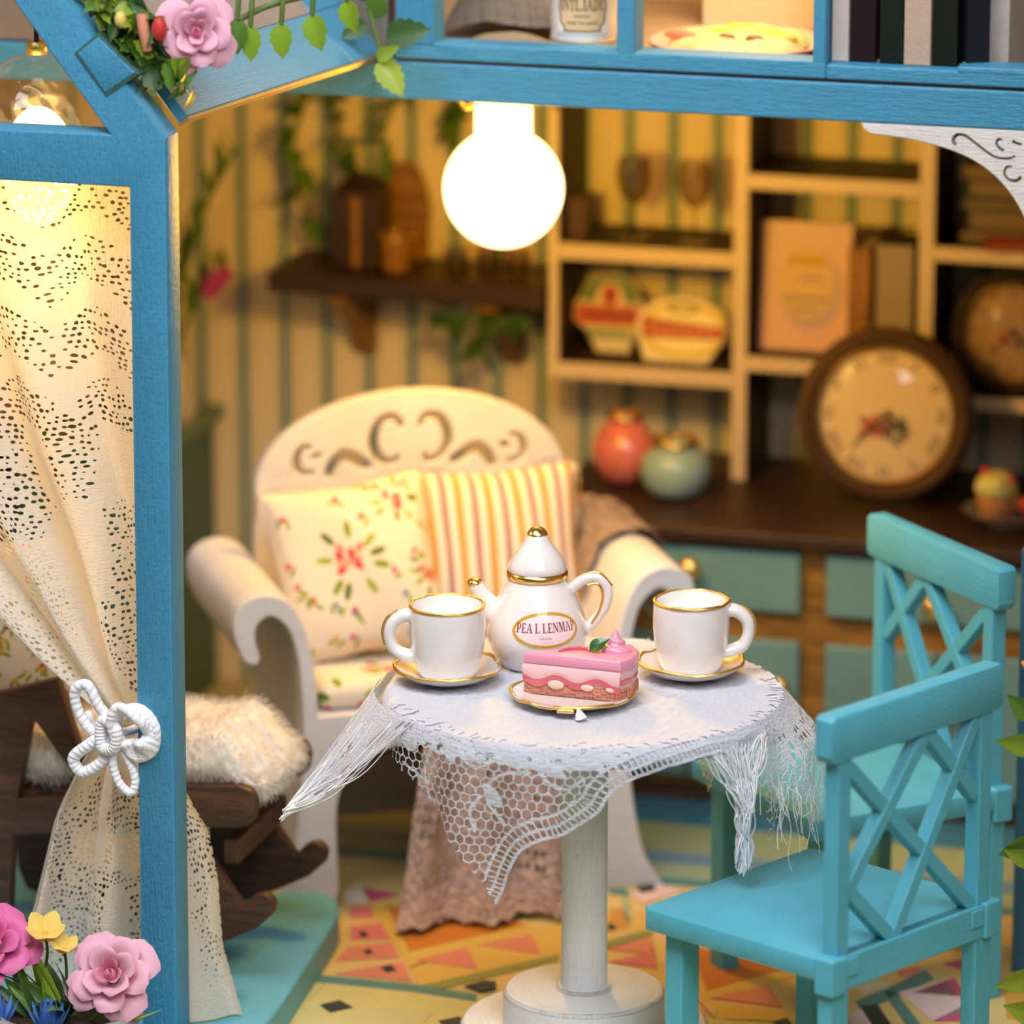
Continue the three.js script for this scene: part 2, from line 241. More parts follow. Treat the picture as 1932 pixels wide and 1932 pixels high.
// the platform of the bay, with its rounded end
{
  const back = smooth([[-0.664, -0.45], [-0.680, -0.53], [-0.715, -0.60], [-0.765, -0.625], [-0.83, -0.60], [-0.90, -0.585], [-1.02, -0.62], [-1.25, -0.66], [-1.7, -0.68]], 6);
  const g = ext(poly([[-1.7, -0.62], [-0.598, -0.62], [-0.612, -0.09], ...back.map(([x, z]) => [x, -z])]), 0.07, 0.004, 0.5).rotateX(-PI / 2);
  struct('floor_platform', g, m.platformBlue);
}
// front frame of the bay: post, cross bar and rafter
{
  const t = new THREE.Group(); t.name = 'trim_1'; t.userData = { kind: 'structure' }; scene.add(t);
  const z0 = 0.225, d = 0.075, E = (pts) => ext(poly(pts), d, 0.005, 0.5, 2).translate(0, 0, z0);
  const vert = (g) => uvBox(g, 'y');
  part('frame_board', vert(E([[-0.818, 0.07], [-0.744, 0.07], [-0.738, 1.846], [-1.160, 2.391], [-1.28, 2.416], [-0.848, 1.849], [-1.5, 1.845], [-1.5, 1.75], [-0.812, 1.75]])), m.frameBlue, t);
  part('joint_groove', ext(poly([[-0.853, 1.920], [-0.786, 1.966], [-0.867, 2.039], [-0.914, 1.999]]), 0.0775, 0.001).translate(0, 0, z0), m.greenCab, t);
  part('joint_block', uvBox(ext(poly([[-0.854, 1.927], [-0.793, 1.968], [-0.866, 2.033], [-0.908, 1.999]]), 0.079, 0.004, 0.5, 2).translate(0, 0, z0 + 0.001), 'y'), m.frameBlue, t);
}
// right slope of the bay's roof: a blue frame round a taupe panel
{
  const t = new THREE.Group(); t.name = 'roof'; t.userData = { kind: 'structure' }; scene.add(t);
  const o = new V3(-0.722, 1.876, 0.222), up = new V3(-0.52, 0.67, 0).normalize(), bk = new V3(0.09, -0.03, -0.93).normalize(), nn = new V3().crossVectors(bk, up).normalize();
  const W = 0.965, H = 0.8, b = 0.125, map4 = (g) => { const mt = new THREE.Matrix4().makeBasis(bk, up, nn).setPosition(o); return g.applyMatrix4(mt); };
  const strip = (x0, x1, y0, y1, th = 0.02) => map4(boxAt(x0, x1, y0, y1, -th, 0, 0.003, x1 - x0 > y1 - y0 ? 'x' : 'y'));
  part('eave_rail', strip(0, W, 0, b, 0.024), m.roofBlue, t); part('side_rail', strip(0, 0.13, b, H), m.roofBlue, t); part('side_rail', strip(W - 0.2, W, b, H), m.roofBlue, t);
  part('roof_panel', strip(0.13, W - 0.2, b, H, 0.008), M({ color: lin(0.36, 0.29, 0.255), map: mottle, roughness: 0.7 }), t);
  part('gold_edge', map4(boxAt(0, W, -0.006, 0.0, -0.026, 0.001, 0.002, 'x')), M({ color: lin(0.50, 0.34, 0.16), roughness: 0.55, metalness: 0.35, bumpMap: mottle, bumpScale: 0.004, map: mottle }), t);
}
// front of the main house: beam, wall above, window frame, ledge
struct('trim_2', boxAt(-1.6, 1.4, 1.755, 1.832, -0.78, -0.70, 0.005, 'x'), m.frameBlue);
struct('wall_upper', boxAt(-1.95, -0.62, 1.835, 2.6, -0.80, -0.715, 0.003, 'y'), M({ color: lin(0.22, 0.18, 0.155), map: mottle, roughness: 0.9 }));
{
  const t = new THREE.Group(); t.name = 'window_1'; t.userData = { kind: 'structure' }; scene.add(t);
  const B = (n, a) => part(n, boxAt(...a, 0.005), m.frameBlue, t);
  B('window_sill', [-0.60, 0.292, 1.838, 1.873, -0.775, -0.70]); B('jamb', [-0.598, -0.516, 1.868, 2.6, -0.775, -0.698]); B('mullion', [-0.137, -0.098, 1.868, 2.6, -0.775, -0.70]); B('jamb', [0.265, 0.292, 1.868, 2.6, -0.775, -0.70]); B('lintel', [-0.60, 0.292, 2.5, 2.6, -0.776, -0.702]);
  part('seam', boxAt(-0.6, 1.4, 1.8305, 1.8395, -0.77, -0.706, 0.001), m.walnutDark, t);
}
{
  const t = new THREE.Group(); t.name = 'trim_3'; t.userData = { kind: 'structure' }; scene.add(t);
  part('ledge', boxAt(0.2925, 1.4, 1.838, 1.868, -0.775, -0.70, 0.005), m.frameBlue, t);
  part('ledge_block', boxAt(0.555, 1.4, 1.862, 1.877, -0.775, -0.699, 0.006), m.frameBlue, t);
}
struct('wall_upstairs', boxAt(-0.7, 1.4, 1.832, 2.7, -1.66, -1.6, 0.003, 'y'), M({ color: lin(0.70, 0.60, 0.46), map: mottle, roughness: 0.9 }));
struct('ceiling_upstairs', boxAt(-0.7, 1.4, 2.6, 2.68, -1.6, -0.70, 0.003, 'x'), slabMat);
struct('wall_partition', boxAt(0.60, 0.64, 1.832, 2.6, -1.6, -0.80, 0.003, 'y'), M({ color: lin(0.50, 0.45, 0.42), map: mottle, roughness: 0.9 }));
struct('trim_4', boxAt(0.705, 0.78, 0, 0.9, -0.79, -0.72, 0.005, 'y'), paint(lin(0.03, 0.14, 0.24)));      // dark blue post at the right edge

// ---------- furniture ----------
// low cabinet with drawers along the back wall, dark worktop over it
{
  const t = thing('drawer_cabinet', 'long honey-brown low cabinet with teal drawers and gold knobs along the back wall', 'cabinet', [0.35, 0, -1.95]);
  const at = (g) => g.translate(-0.35, 0, 1.95);
  part('body', at(boxAt(-0.52, 1.25, 0.045, 0.621, -2.29, -1.645)), m.honey, t); part('plinth', at(boxAt(-0.50, 1.23, 0, 0.046, -2.27, -1.66)), m.walnut, t);
  const ball = lathe([[0, 0.045], [0.014, 0.043], [0.022, 0.034], [0.023, 0.026], [0.017, 0.014], [0.009, 0.008], [0.009, 0]], 24).rotateX(PI / 2).scale(1.2, 1.2, 1.2);
  for (const [n, x0, x1, y0, y1, kx, ky] of [['drawer', -0.463, 0.047, 0.466, 0.606, -0.198, 0.560], ['drawer', 0.106, 0.612, 0.466, 0.606, 0.359, 0.515], ['drawer', 0.67, 1.20, 0.466, 0.606, 0.93, 0.54], ['door', -0.463, -0.213, 0.07, 0.400, -0.245, 0.30], ['door', -0.207, 0.047, 0.07, 0.400, 0.008, 0.302], ['door', 0.106, 0.356, 0.07, 0.400, 0.325, 0.30], ['door', 0.362, 0.612, 0.07, 0.400, 0.395, 0.30], ['door', 0.67, 1.20, 0.07, 0.400, 0.71, 0.30]]) {
    const d = part(n, at(boxAt(x0, x1, y0, y1, -1.645, -1.622, 0.006, 'x')), m.teal, t); part('knob', at(ball.clone().translate(kx, ky, -1.622)), m.goldSoft, d);
  }
  solo('worktop', boxAt(-0.58, 1.30, 0.622, 0.653, -2.295, -1.60, 0.006, 'x'), m.walnutDark, 'dark walnut worktop lying on the low teal-drawered cabinet', 'worktop');
}
// tall open bookcase standing on the worktop: walnut boards with pale front edges
{
  const t = thing('bookcase', 'tall open bookcase of dark boards with pale front edges standing on the worktop', 'bookcase', [0.2, 0.653, -2.17]);
  const at = (g) => g.translate(-0.2, -0.653, 2.17);
  const put = (n, x0, x1, y0, y1) => { const p = part(n, at(boxAt(x0, x1, y0, y1, -2.295, -2.053, 0.002)), m.shelfDark, t); part('front_edge', at(boxAt(x0, x1, y0, y1, -2.0529, -2.046, 0.002)), m.shelfEdge, p); };
  put('upright', -0.648, -0.625, 0.868, 1.50); put('upright', -0.213, -0.179, 0.653, 1.70); put('upright', 0.216, 0.251, 0.653, 1.70); put('upright', 0.66, 0.69, 0.653, 1.70);
  put('shelf', -0.625, -0.213, 1.149, 1.186); put('shelf', -0.625, -0.213, 0.869, 0.906); put('shelf', -0.179, 0.216, 1.336, 1.371); put('shelf', -0.179, 0.216, 0.913, 0.947); put('shelf', 0.251, 0.66, 1.194, 1.227); put('shelf', 0.251, 0.66, 0.855, 0.887); put('shelf', -0.179, 0.66, 1.67, 1.70);
}
{
  const t = thing('wall_shelf', 'dark brown wall shelf on two brackets hung on the striped wallpaper', 'shelf', [-0.985, 1.03, -2.3]);
  const tr = (g) => g.translate(0.985, -1.03, 2.3);
  part('shelf_board', tr(boxAt(-1.325, -0.655, 1.031, 1.080, -2.299, -2.03, 0.004, 'x')), m.walnutDark, t);
  for (const x of [-1.165, -0.80]) part('bracket', tr(ext(poly([[0, 0], [0.25, 0], ...smooth([[0.245, -0.02], [0.16, -0.06], [0.08, -0.12], [0.02, -0.19]], 5), [0, -0.19]]), 0.05, 0.003).rotateY(-PI / 2).translate(x + 0.025, 1.031, -2.299)), m.honey, t);
}
{
  const t = thing('side_cabinet', 'dark green cabinet with gold knobs in the left corner behind the blue post', 'cabinet', [-1.72, 0, -2.05]);
  part('carcass', rbox(0.36, 0.66, 0.42, 0.006, 'y').translate(0, 0.33, 0), m.greenCab, t); part('top', rbox(0.40, 0.035, 0.46, 0.006).translate(0, 0.678, 0), paint(lin(0.13, 0.22, 0.16)), t);
  for (const y of [0.42, 0.52]) part('knob', new THREE.SphereGeometry(0.022, 20, 14).translate(0.14, y - 0.16, 0.235), m.goldSoft, t);
  for (const y of [0.10, 0.38]) part('door', rbox(0.32, 0.25, 0.02, 0.004).translate(0, y + 0.12, 0.215), m.greenCab, t);
}
// sofa: a cut-out front, rolled arms, an oval back with scroll cut-outs
const SOFA = { p: [-0.497, 0, -0.857], th: 30.8 * PI / 180 };
const sofaAt = ([x, y, z]) => { const c = cos(SOFA.th), s = sin(SOFA.th); return [SOFA.p[0] + c * x + s * z, y, SOFA.p[2] - s * x + c * z]; };
{
  const t = thing('loveseat', 'small white two-seat sofa with rolled arms and a pierced oval back', 'sofa', SOFA.p, SOFA.th);
  const outer = smooth([[-0.358, 0.30], [-0.354, 0.40], [-0.357, 0.50], [-0.366, 0.575], [-0.386, 0.632], [-0.423, 0.660], [-0.450, 0.643], [-0.455, 0.612], [-0.445, 0.570]], 6);
  const inner = smooth([[-0.452, 0.555], [-0.474, 0.562], [-0.492, 0.596], [-0.501, 0.637], [-0.495, 0.675], [-0.466, 0.700], [-0.424, 0.706], [-0.384, 0.688], [-0.354, 0.640], [-0.334, 0.565], [-0.325, 0.49], [-0.322, 0.434]], 6);
  const leg = smooth([[-0.435, 0], [-0.398, 0.06], [-0.375, 0.15], [-0.361, 0.25]], 5), arch = smooth([[-0.281, 0.05], [-0.280, 0.25], [-0.25, 0.312], [-0.187, 0.347], [-0.10, 0.362], [0, 0.366]], 6);
  const left = [...leg, ...outer, ...inner], flip = (a) => a.map(([x, y]) => [-x, y]).reverse();
  const outline = [...left, ...flip(left), [0.29, 0], ...flip(arch), ...arch.slice(0, -1).reverse(), [-0.29, 0]];
  part('front_panel', ext(poly(outline.slice().reverse()), 0.03, 0.003, 0.6).translate(0, 0, -0.03), m.sofaWhite, t);
  const prof = [...outer, ...inner, [-0.322, 0.02], [-0.36, 0.02]], aL = ext(poly(prof.slice().reverse()), 0.46, 0.002, 0.6).translate(0, 0, -0.49);
  part('arm', aL, m.sofaWhite, t); part('arm', ext(poly(prof.map(([x, y]) => [-x, y])), 0.46, 0.002, 0.6).translate(0, 0, -0.49), m.sofaWhite, t);
  // scroll cut-outs as strokes with a swelling width
  const stroke = (pts, w) => { const c = smooth(pts, 6), L = [], R = []; c.forEach((p, i) => { const a = c[Math.max(0, i - 1)], b = c[Math.min(c.length - 1, i + 1)], d = Math.hypot(b[0] - a[0], b[1] - a[1]), h = w * (0.35 + 0.65 * sin(PI * (0.12 + 0.8 * i / (c.length - 1)))) / 2; L.push([p[0] - (b[1] - a[1]) / d * h, p[1] + (b[0] - a[0]) / d * h]); R.push([p[0] + (b[1] - a[1]) / d * h, p[1] - (b[0] - a[0]) / d * h]); }); return [...L, ...R.reverse()]; };
  const half = [stroke([[-0.018, 0.925], [-0.035, 0.948], [-0.062, 0.945], [-0.080, 0.918], [-0.082, 0.885], [-0.064, 0.856], [-0.04, 0.85], [-0.026, 0.862]], 0.022),
    stroke([[-0.222, 0.892], [-0.240, 0.893], [-0.254, 0.874], [-0.253, 0.850], [-0.236, 0.836], [-0.216, 0.836]], 0.017), stroke([[-0.224, 0.868], [-0.213, 0.871], [-0.200, 0.878]], 0.014),
    stroke([[-0.186, 0.822], [-0.174, 0.850], [-0.150, 0.870], [-0.126, 0.862], [-0.104, 0.848], [-0.088, 0.843]], 0.030)];
  const ell = []; for (let i = 0; i < 72; i++) { const a = i / 72 * 2 * PI, y = 0.807 + 0.2 * sin(a); ell.push([0.347 * cos(a), y]); }
  const bp = [...ell.filter(([, y]) => y > 0.77).sort((p, q) => Math.atan2(p[1] - 0.6, p[0]) - Math.atan2(q[1] - 0.6, q[0])), [-0.35, 0.70], [-0.352, 0.05], [0.352, 0.05], [0.35, 0.70]];
  part('back_panel', ext(poly(bp, [...half, ...half.map((h) => flip(h))]), 0.03, 0.003, 0.5).translate(0, 0, -0.516), m.sofaWhite, t);
  part('seat', rbox(0.645, 0.03, 0.455, 0.004).translate(0, 0.418, -0.258), m.sofaWhite, t); part('shade_brown_apron', rbox(0.62, 0.2, 0.02, 0.003, 'x').translate(0, 0.30, -0.46), M({ color: lin(0.30, 0.13, 0.10), map: walnutTone }), t);  // rear apron board coloured brown for the shade under the white seat
}
// printed cloths
const sprigs = (seed, dense, big = true) => canvasTex(512, 512, (g, W) => {
  const R = rng(seed); g.fillStyle = '#ece1d4'; g.fillRect(0, 0, W, W);
  const dab = (x, y, a, rx, ry, c) => { g.save(); g.translate(x, y); g.rotate(a); g.fillStyle = c; g.beginPath(); g.ellipse(0, 0, rx, ry, 0, 0, 7); g.fill(); g.restore(); };
  const flower = (x, y, s) => {
    for (let k = 0; k < 9; k++) { const a = k * 0.75 + R() * 0.5, d = s * (1.35 + 0.5 * R()); dab(x + cos(a) * d, y + sin(a) * d, a, s * 0.48, s * 0.2, ['#7f9b33', '#9cb04a', '#5f7d34'][k % 3]); }
    for (let k = 0; k < 16; k++) { const a = R() * 6.3, d = R() * s * 0.95; dab(x + cos(a) * d, y + sin(a) * d, a, s * 0.30, s * 0.20, ['#f0a79c', '#e8867c', '#f6cabf', '#dc4a4c'][(R() * 4) | 0]); }
    dab(x + s * 0.3, y + s * 0.3, 0.5, s * 0.22, s * 0.17, '#c8202c'); dab(x - s * 0.7, y - s * 0.35, 0.9, s * 0.26, s * 0.16, '#cf3038');
  };
  if (big) flower(W * 0.47, W * 0.48, W * 0.11); if (big) flower(W * 0.80, W * 0.15, W * 0.075); if (big) flower(W * 0.95, W * 0.6, W * 0.07);
  for (let k = 0; k < dense; k++) { const x = R() * W, y = R() * W; if (big && Math.hypot(x - W * 0.47, y - W * 0.48) < W * 0.24) continue; dab(x, y, R() * 6, 13, 8, ['#d8433f', '#e06a62', '#e3b423', '#7d99b8', '#c23a6b'][(R() * 5) | 0]); dab(x + 12, y + 18, R() * 6, 18, 6, '#86a03a'); if (R() > 0.5) dab(x - 16, y + 9, R() * 6, 15, 5, '#6f8f3c'); }
});
const floral = M({ map: sprigs(11, 26), roughness: 0.9, bumpMap: weaveBump, bumpScale: 0.001, color: lin(0.95, 0.93, 0.9) }), floralTiny = M({ map: sprigs(23, 70, false), roughness: 0.9, bumpMap: weaveBump, bumpScale: 0.001 }), floralSmall = M({ map: sprigs(29, 60), roughness: 0.9, bumpMap: weaveBump, bumpScale: 0.001, color: lin(0.95, 0.93, 0.9) });
const stripesCloth = M({ roughness: 0.9, bumpMap: weaveBump, bumpScale: 0.001, map: canvasTex(512, 64, (g, W, H) => { g.fillStyle = '#e6dcd2'; g.fillRect(0, 0, W, H); for (let k = 0; k < 6; k++) { const x = (k + 0.15) * W / 6; g.fillStyle = '#9c6c64'; g.fillRect(x, 0, W * 0.026, H); g.fillStyle = '#b5877c'; g.fillRect(x + W * 0.03, 0, W * 0.008, H); g.fillStyle = '#c58f2e'; g.fillRect(x + W * 0.078, 0, W * 0.034, H); g.fillStyle = '#d8b46e'; g.fillRect(x + W * 0.118, 0, W * 0.008, H); } }) });
function cushion(name, label, w, h, t, mat, lp, [rx, ry, rz]) {
  const o = thing(name, label, 'cushion', sofaAt(lp)), [a, b] = pillow(w, h, t);
  part('front_cover', a, mat, o); part('back_cover', b, mat, o);
  part('seam', tube([[-w / 2, -h / 2, 0], [0, -h / 2 * 0.93, 0], [w / 2, -h / 2, 0], [w / 2 * 0.93, 0, 0], [w / 2, h / 2, 0], [0, h / 2 * 0.93, 0], [-w / 2, h / 2, 0], [-w / 2 * 0.93, 0, 0]].map((p) => p.map((q) => q * 0.985)), 0.0022, 120, 5, true), mat, o);
  o.rotation.order = 'YXZ'; o.rotation.set(rx, SOFA.th + ry, rz); return o;
}
cushion('floral_cushion', 'square cushion printed with red flowers and green leaves on the left of the white sofa', 0.35, 0.38, 0.15, floral, [-0.182, 0.680, -0.25], [-0.42, -0.12, 0.13]);
cushion('striped_cushion', 'square cushion striped in mauve and gold on the right of the white sofa', 0.40, 0.37, 0.13, stripesCloth, [0.150, 0.668, -0.345], [-0.30, 0.03, 0.0]);
{
  const t = thing('seat_cushion', 'thin floral seat pad lying on the white sofa', 'cushion', sofaAt([0, 0.4335, -0.24]), SOFA.th), g = new RoundedBoxGeometry(0.625, 0.062, 0.44, 5, 0.028); g.translate(0, 0.031, 0);
  { const p = g.attributes.position, uv = g.attributes.uv; for (let i = 0; i < p.count; i++) uv.setXY(i, p.getX(i) * 2.1 + p.getY(i), -p.getZ(i) * 2.1 + p.getY(i) * 2); }
  part('cover', g, floralSmall, t);
}
// crocheted throw over the right arm and across the seat, one end reaching the floor
{
  const t = thing('crochet_throw', 'pinkish crocheted throw hanging over the front of the white sofa to the floor', 'blanket', SOFA.p, SOFA.th);
  const wool = M({ color: lin(0.62, 0.44, 0.40), roughness: 1, sheen: 0.3, sheenColor: lin(1, 0.9, 0.85), bumpMap: dataTex(256, 256, (u, v) => { const a = vnoise(u * 26, v * 26, 3, 26, 26), b = vnoise(u * 60, v * 60, 4, 60, 60); return a * 0.65 + b * 0.35; }, false, [3, 3]), bumpScale: 0.018 });
  const path = curve([[0.06, 0.53, -0.12], [0.06, 0.525, -0.02], [0.055, 0.50, 0.045], [0.05, 0.40, 0.06], [0.035, 0.22, 0.085], [0.02, 0.05, 0.14], [0.02, 0.012, 0.19]]);
  const hole = (u, v) => { const gx = u * 26, gy = v * 38, k = vnoise(gx * 0.35, gy * 0.35, 12); const dx = gx - Math.floor(gx) - 0.5, dy = gy - Math.floor(gy) - 0.5; return Math.hypot(dx, dy * 1.2) - (k > 0.62 ? 0.30 : 0.12) + 0.05 * (v < 0.04 || u < 0.03 || u > 0.97 ? 2 : 0); };
  part('front_fall', lace((u, v) => Math.min(hole(u, v), 0.985 + 0.015 * sin(u * 60) - v), (u, v) => { const p = path.getPoint(v), w = lerp(0.26, 0.46, v * v), s = u - 0.5; return [p.x + s * w, p.y + 0.006 * vnoise(u * 24, v * 30, 3), p.z + (0.018 * v + 0.008) * sin(u * 17) + 0.008 * vnoise(u * 30, v * 40, 5)]; }, [0, 1, 130], [0, 1, 170]), wool, t);
  const roll = curve([[0.505, 0.60, 0], [0.507, 0.665, 0], [0.475, 0.714, 0], [0.425, 0.722, 0], [0.377, 0.702, 0], [0.345, 0.648, 0], [0.328, 0.58, 0]]);
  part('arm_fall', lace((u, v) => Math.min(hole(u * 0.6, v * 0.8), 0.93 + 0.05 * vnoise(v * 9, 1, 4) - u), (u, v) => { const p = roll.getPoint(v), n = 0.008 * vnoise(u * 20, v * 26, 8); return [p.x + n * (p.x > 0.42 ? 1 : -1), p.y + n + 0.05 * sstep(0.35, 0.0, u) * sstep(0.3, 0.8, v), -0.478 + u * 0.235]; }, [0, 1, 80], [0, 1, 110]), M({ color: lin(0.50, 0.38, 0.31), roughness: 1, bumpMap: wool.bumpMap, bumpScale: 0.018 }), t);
}
// pedestal table
const TX = -0.008;
{
  const t = thing('pedestal_table', 'round white pedestal table with a stepped disc foot', 'table', [TX, 0, 0]);
  part('base_plate', lathe([[0, 0], [0.238, 0], [0.243, 0.006], [0.243, 0.070], [0.236, 0.077], [0, 0.077]], 72), m.tableWhite, t);
  part('base_disc', lathe([[0, 0.077], [0.155, 0.077], [0.1585, 0.082], [0.1585, 0.138], [0.151, 0.146], [0.056, 0.147], [0.05, 0.155], [0, 0.155]], 72), m.tableWhite, t);
  { const g = lathe([[0.0465, 0.147], [0.0455, 0.158], [0.0445, 0.3], [0.0445, 0.712]], 48), uv = g.attributes.uv, p = g.attributes.position; for (let i = 0; i < p.count; i++) uv.setXY(i, p.getY(i), uv.getX(i) * 0.28); part('stem', g, m.tableWhite, t); }
  part('tabletop', lathe([[0, 0.708], [0.372, 0.708], [0.380, 0.716], [0.380, 0.738], [0.373, 0.746], [0, 0.746]], 96), m.tableEdge, t);
}
// chairs with a lattice back
function makeChair(label) {
  const t = thing('lattice_chair', label, 'chair', [0, 0, 0]), a = 0.245, d = 0.47, h = 0.445, b = 0.907, L = 0.052;
  let nb = 0; const bar = (x0, y0, x1, y1, w) => { const l = Math.hypot(x1 - x0, y1 - y0), g = rbox(l, w, 0.026 + 0.0009 * (nb++ % 5), 0.003, 'x'); g.rotateZ(Math.atan2(y1 - y0, x1 - x0)); return g.translate((x0 + x1) / 2, (y0 + y1) / 2, -d / 2 + 0.032); };
  part('seat', uvBox(ext(poly([[-a, -d / 2 + 0.016], [a, -d / 2 + 0.016], [a, d / 2 - 0.012], [a - 0.012, d / 2], [-a + 0.012, d / 2], [-a, d / 2 - 0.012]].map(([x, z]) => [x, -z]).reverse()), 0.043, 0.004, 0.6, 2).rotateX(-PI / 2).translate(0, h - 0.043, 0), 'x'), m.chairBlue, t);
  for (const s of [-1, 1]) part('leg', rbox(L, h - 0.043, 0.042, 0.004, 'y').translate(s * (a - 0.055), (h - 0.043) / 2, d / 2 - 0.055), m.chairBlue, t);
  for (const s of [-1, 1]) {
    part('leg', rbox(0.050, h - 0.06, 0.034, 0.004, 'y').translate(s * (a - 0.035), (h - 0.06) / 2, -d / 2 + 0.032), m.chairBlue, t);
    part('back_stile', rbox(0.036, b - h + 0.01, 0.034, 0.004, 'y').translate(s * (a - 0.040), (b + h) / 2 - 0.01, -d / 2 + 0.032), m.chairBlue, t);
    part('corner_block', rbox(0.046, 0.072, 0.045, 0.006, 'x').translate(s * (a - 0.021), h - 0.032, -d / 2 + 0.026), m.chairBlue, t);
    part('tenon', rbox(0.034, 0.034, 0.006, 0.002, 'y').translate(s * (a - 0.062), h - 0.022, -d / 2 + 0.0105), m.chairBlue, t);
  }
  part('lower_rail', rbox(2 * a - 0.06, 0.066, 0.032, 0.004, 'x').translate(0, h - 0.033, -d / 2 + 0.028), m.chairBlue, t);
  part('top_rail', uvBox(ext(poly([[-a - 0.003, b - 0.075], [-a + 0.006, b - 0.088], [a - 0.006, b - 0.088], [a + 0.003, b - 0.075], [a + 0.003, b - 0.008], [a - 0.006, b], [-a + 0.006, b], [-a - 0.003, b - 0.008]]), 0.042, 0.004, 0.6, 2).translate(0, 0, -d / 2 + 0.011), 'x'), m.chairBlue, t);
  const X = a - 0.058, y0 = h - 0.005, y1 = b - 0.085, P = (u, v) => [lerp(X, -X, u), lerp(y1, y0, v)];            // u runs to the right as the back is seen from behind
  for (const [u0, v0, u1, v1] of [[0, 0.05, 1, 1], [0.6, 0, 1, 0.42], [0, 0.66, 0.36, 1], [0, 0.68, 0.6, 0], [0.36, 1, 1, 0]]) part('lattice_bar', bar(...P(u0, v0), ...P(u1, v1), 0.027), m.chairBlue, t);
  return t;
}
const chair0 = makeChair('bright blue lattice-back chair in front, seen from behind'); chair0.position.set(0.516, 0, 0.235); chair0.rotation.y = -117.4 * PI / 180;
clone(chair0, [0.392, 0, -0.582], -46.1 * PI / 180, 'lattice-back chair tinted green by the lamp, further back by the teal drawers');
// rocking chair in the bay
{
  const t = thing('rocking_chair', 'dark walnut rocking chair with a cut-out side panel on the blue platform', 'rocking chair', [-1.0, 0.07, -0.235]);
  const X = (pts) => pts.map(([x, y]) => [x + 1.0, y - 0.07]);
  const outline = X([...smooth([[-0.735, 0.392], [-0.707, 0.405], [-0.697, 0.440], [-0.707, 0.470], [-0.735, 0.480]], 4), [-1.045, 0.455], [-1.112, 0.672], [-1.30, 0.612], [-1.38, 0.60], [-1.34, 0.15], ...smooth([[-1.32, 0.10], [-1.2, 0.078], [-1.05, 0.0715], [-0.90, 0.095], [-0.79, 0.140], [-0.70, 0.185]], 5), ...smooth([[-0.668, 0.215], [-0.663, 0.240], [-0.682, 0.258], [-0.708, 0.250], [-0.728, 0.226]], 4), [-0.815, 0.350], [-0.81, 0.388]]);
  const tri = X([[-1.166, 0.588], [-1.203, 0.412], [-1.06, 0.428], [-1.078, 0.470]]), gap = X([[-1.215, 0.335], [-1.225, 0.15], [-1.05, 0.125], [-0.93, 0.145], [-0.905, 0.375]]);
  const g = ext(poly(outline, [tri, gap]), 0.03, 0.003, 0.5, 2);
  part('side_panel', uvBox(g.clone().translate(0, 0, 0.155), 'x'), m.walnut, t); part('side_panel', uvBox(g.clone().translate(0, 0, -0.185), 'x'), m.walnut, t);
  for (let k = 0; k < 6; k++) part('slat', rbox(0.055, 0.016, 0.315, 0.003, 'z').translate(-0.2 + k * 0.09, 0.345 + k * 0.008, 0), m.walnut, t);
  part('front_rail', rbox(0.03, 0.05, 0.315, 0.003, 'z').translate(0.24, 0.262, 0), m.walnut, t); part('backrest', rbox(0.025, 0.55, 0.315, 0.004, 'y').rotateZ(0.28).translate(-0.40, 0.60, 0), m.walnut, t);
}
// its fluffy pad, with loose fibres
{
  const t = thing('fluffy_pad', 'fluffy cream seat pad on the dark walnut rocking chair', 'cushion', [-0.968, 0.447, -0.235]), R = rng(31);
  const g0 = new THREE.BoxGeometry(0.52, 0.105, 0.30, 64, 14, 40), rd = 0.05, hx = 0.26 - rd, hy = 0.0525 - rd, hz = 0.15 - rd;
  { const p = g0.attributes.position, q = new V3(), c = new V3(); for (let i = 0; i < p.count; i++) {
    q.fromBufferAttribute(p, i); c.set(clamp(q.x, -hx, hx), clamp(q.y, -hy, hy), clamp(q.z, -hz, hz)); q.sub(c).normalize().multiplyScalar(rd).add(c); q.y += 0.0525;
    const k = 0.020 * (vnoise(q.x * 16 + 50, q.z * 16 + 50 + q.y * 20, 4) - 0.5) + 0.012 * (vnoise(q.x * 50 + q.y * 40 + 70, q.z * 50 + 70, 5) - 0.5) + 0.008 * (vnoise(q.x * 120 + q.y * 90 + 70, q.z * 120 - q.y * 60 + 90, 6) - 0.5), f = sstep(0.17, 0.26, q.x);
    p.setXYZ(i, q.x + k * 0.6 + f * 0.01, q.y + k - f * 0.085 * (0.4 + q.y * 5), q.z + k * 0.5); } g0.deleteAttribute('uv'); g0.deleteAttribute('normal'); }
  const body = part('cover', mergeVertices(g0, 1e-4), m.fluff, t); body.geometry.computeVertexNormals(); t.rotation.z = 0.055;
  const fg = taper([[0, 0, 0], [0.002, 0.008, 0], [0.007, 0.014, 0.003], [0.012, 0.016, 0.004]], (q) => 0.0007 * (1 - 0.7 * q), 5, 3), n = 9000, im = new THREE.InstancedMesh(fg, m.fluff, n), pos = body.geometry.attributes.position, nor = body.geometry.attributes.normal, mt = new THREE.Matrix4();
  for (let i = 0; i < n; i++) { const k = (R() * pos.count) | 0, q = new THREE.Quaternion().setFromUnitVectors(new V3(0, 1, 0), new V3(nor.getX(k) + R() - 0.5, nor.getY(k) + R() - 0.5, nor.getZ(k) + R() - 0.5).normalize()), s = 0.5 + R() * 0.8; im.setMatrixAt(i, mt.compose(new V3(pos.getX(k) + (R() - 0.5) * 0.012, pos.getY(k), pos.getZ(k) + (R() - 0.5) * 0.012), q, new V3(s, s, s))); }
  im.name = 'fibres'; im.userData = { kind: 'stuff' }; t.add(shade(im));
}
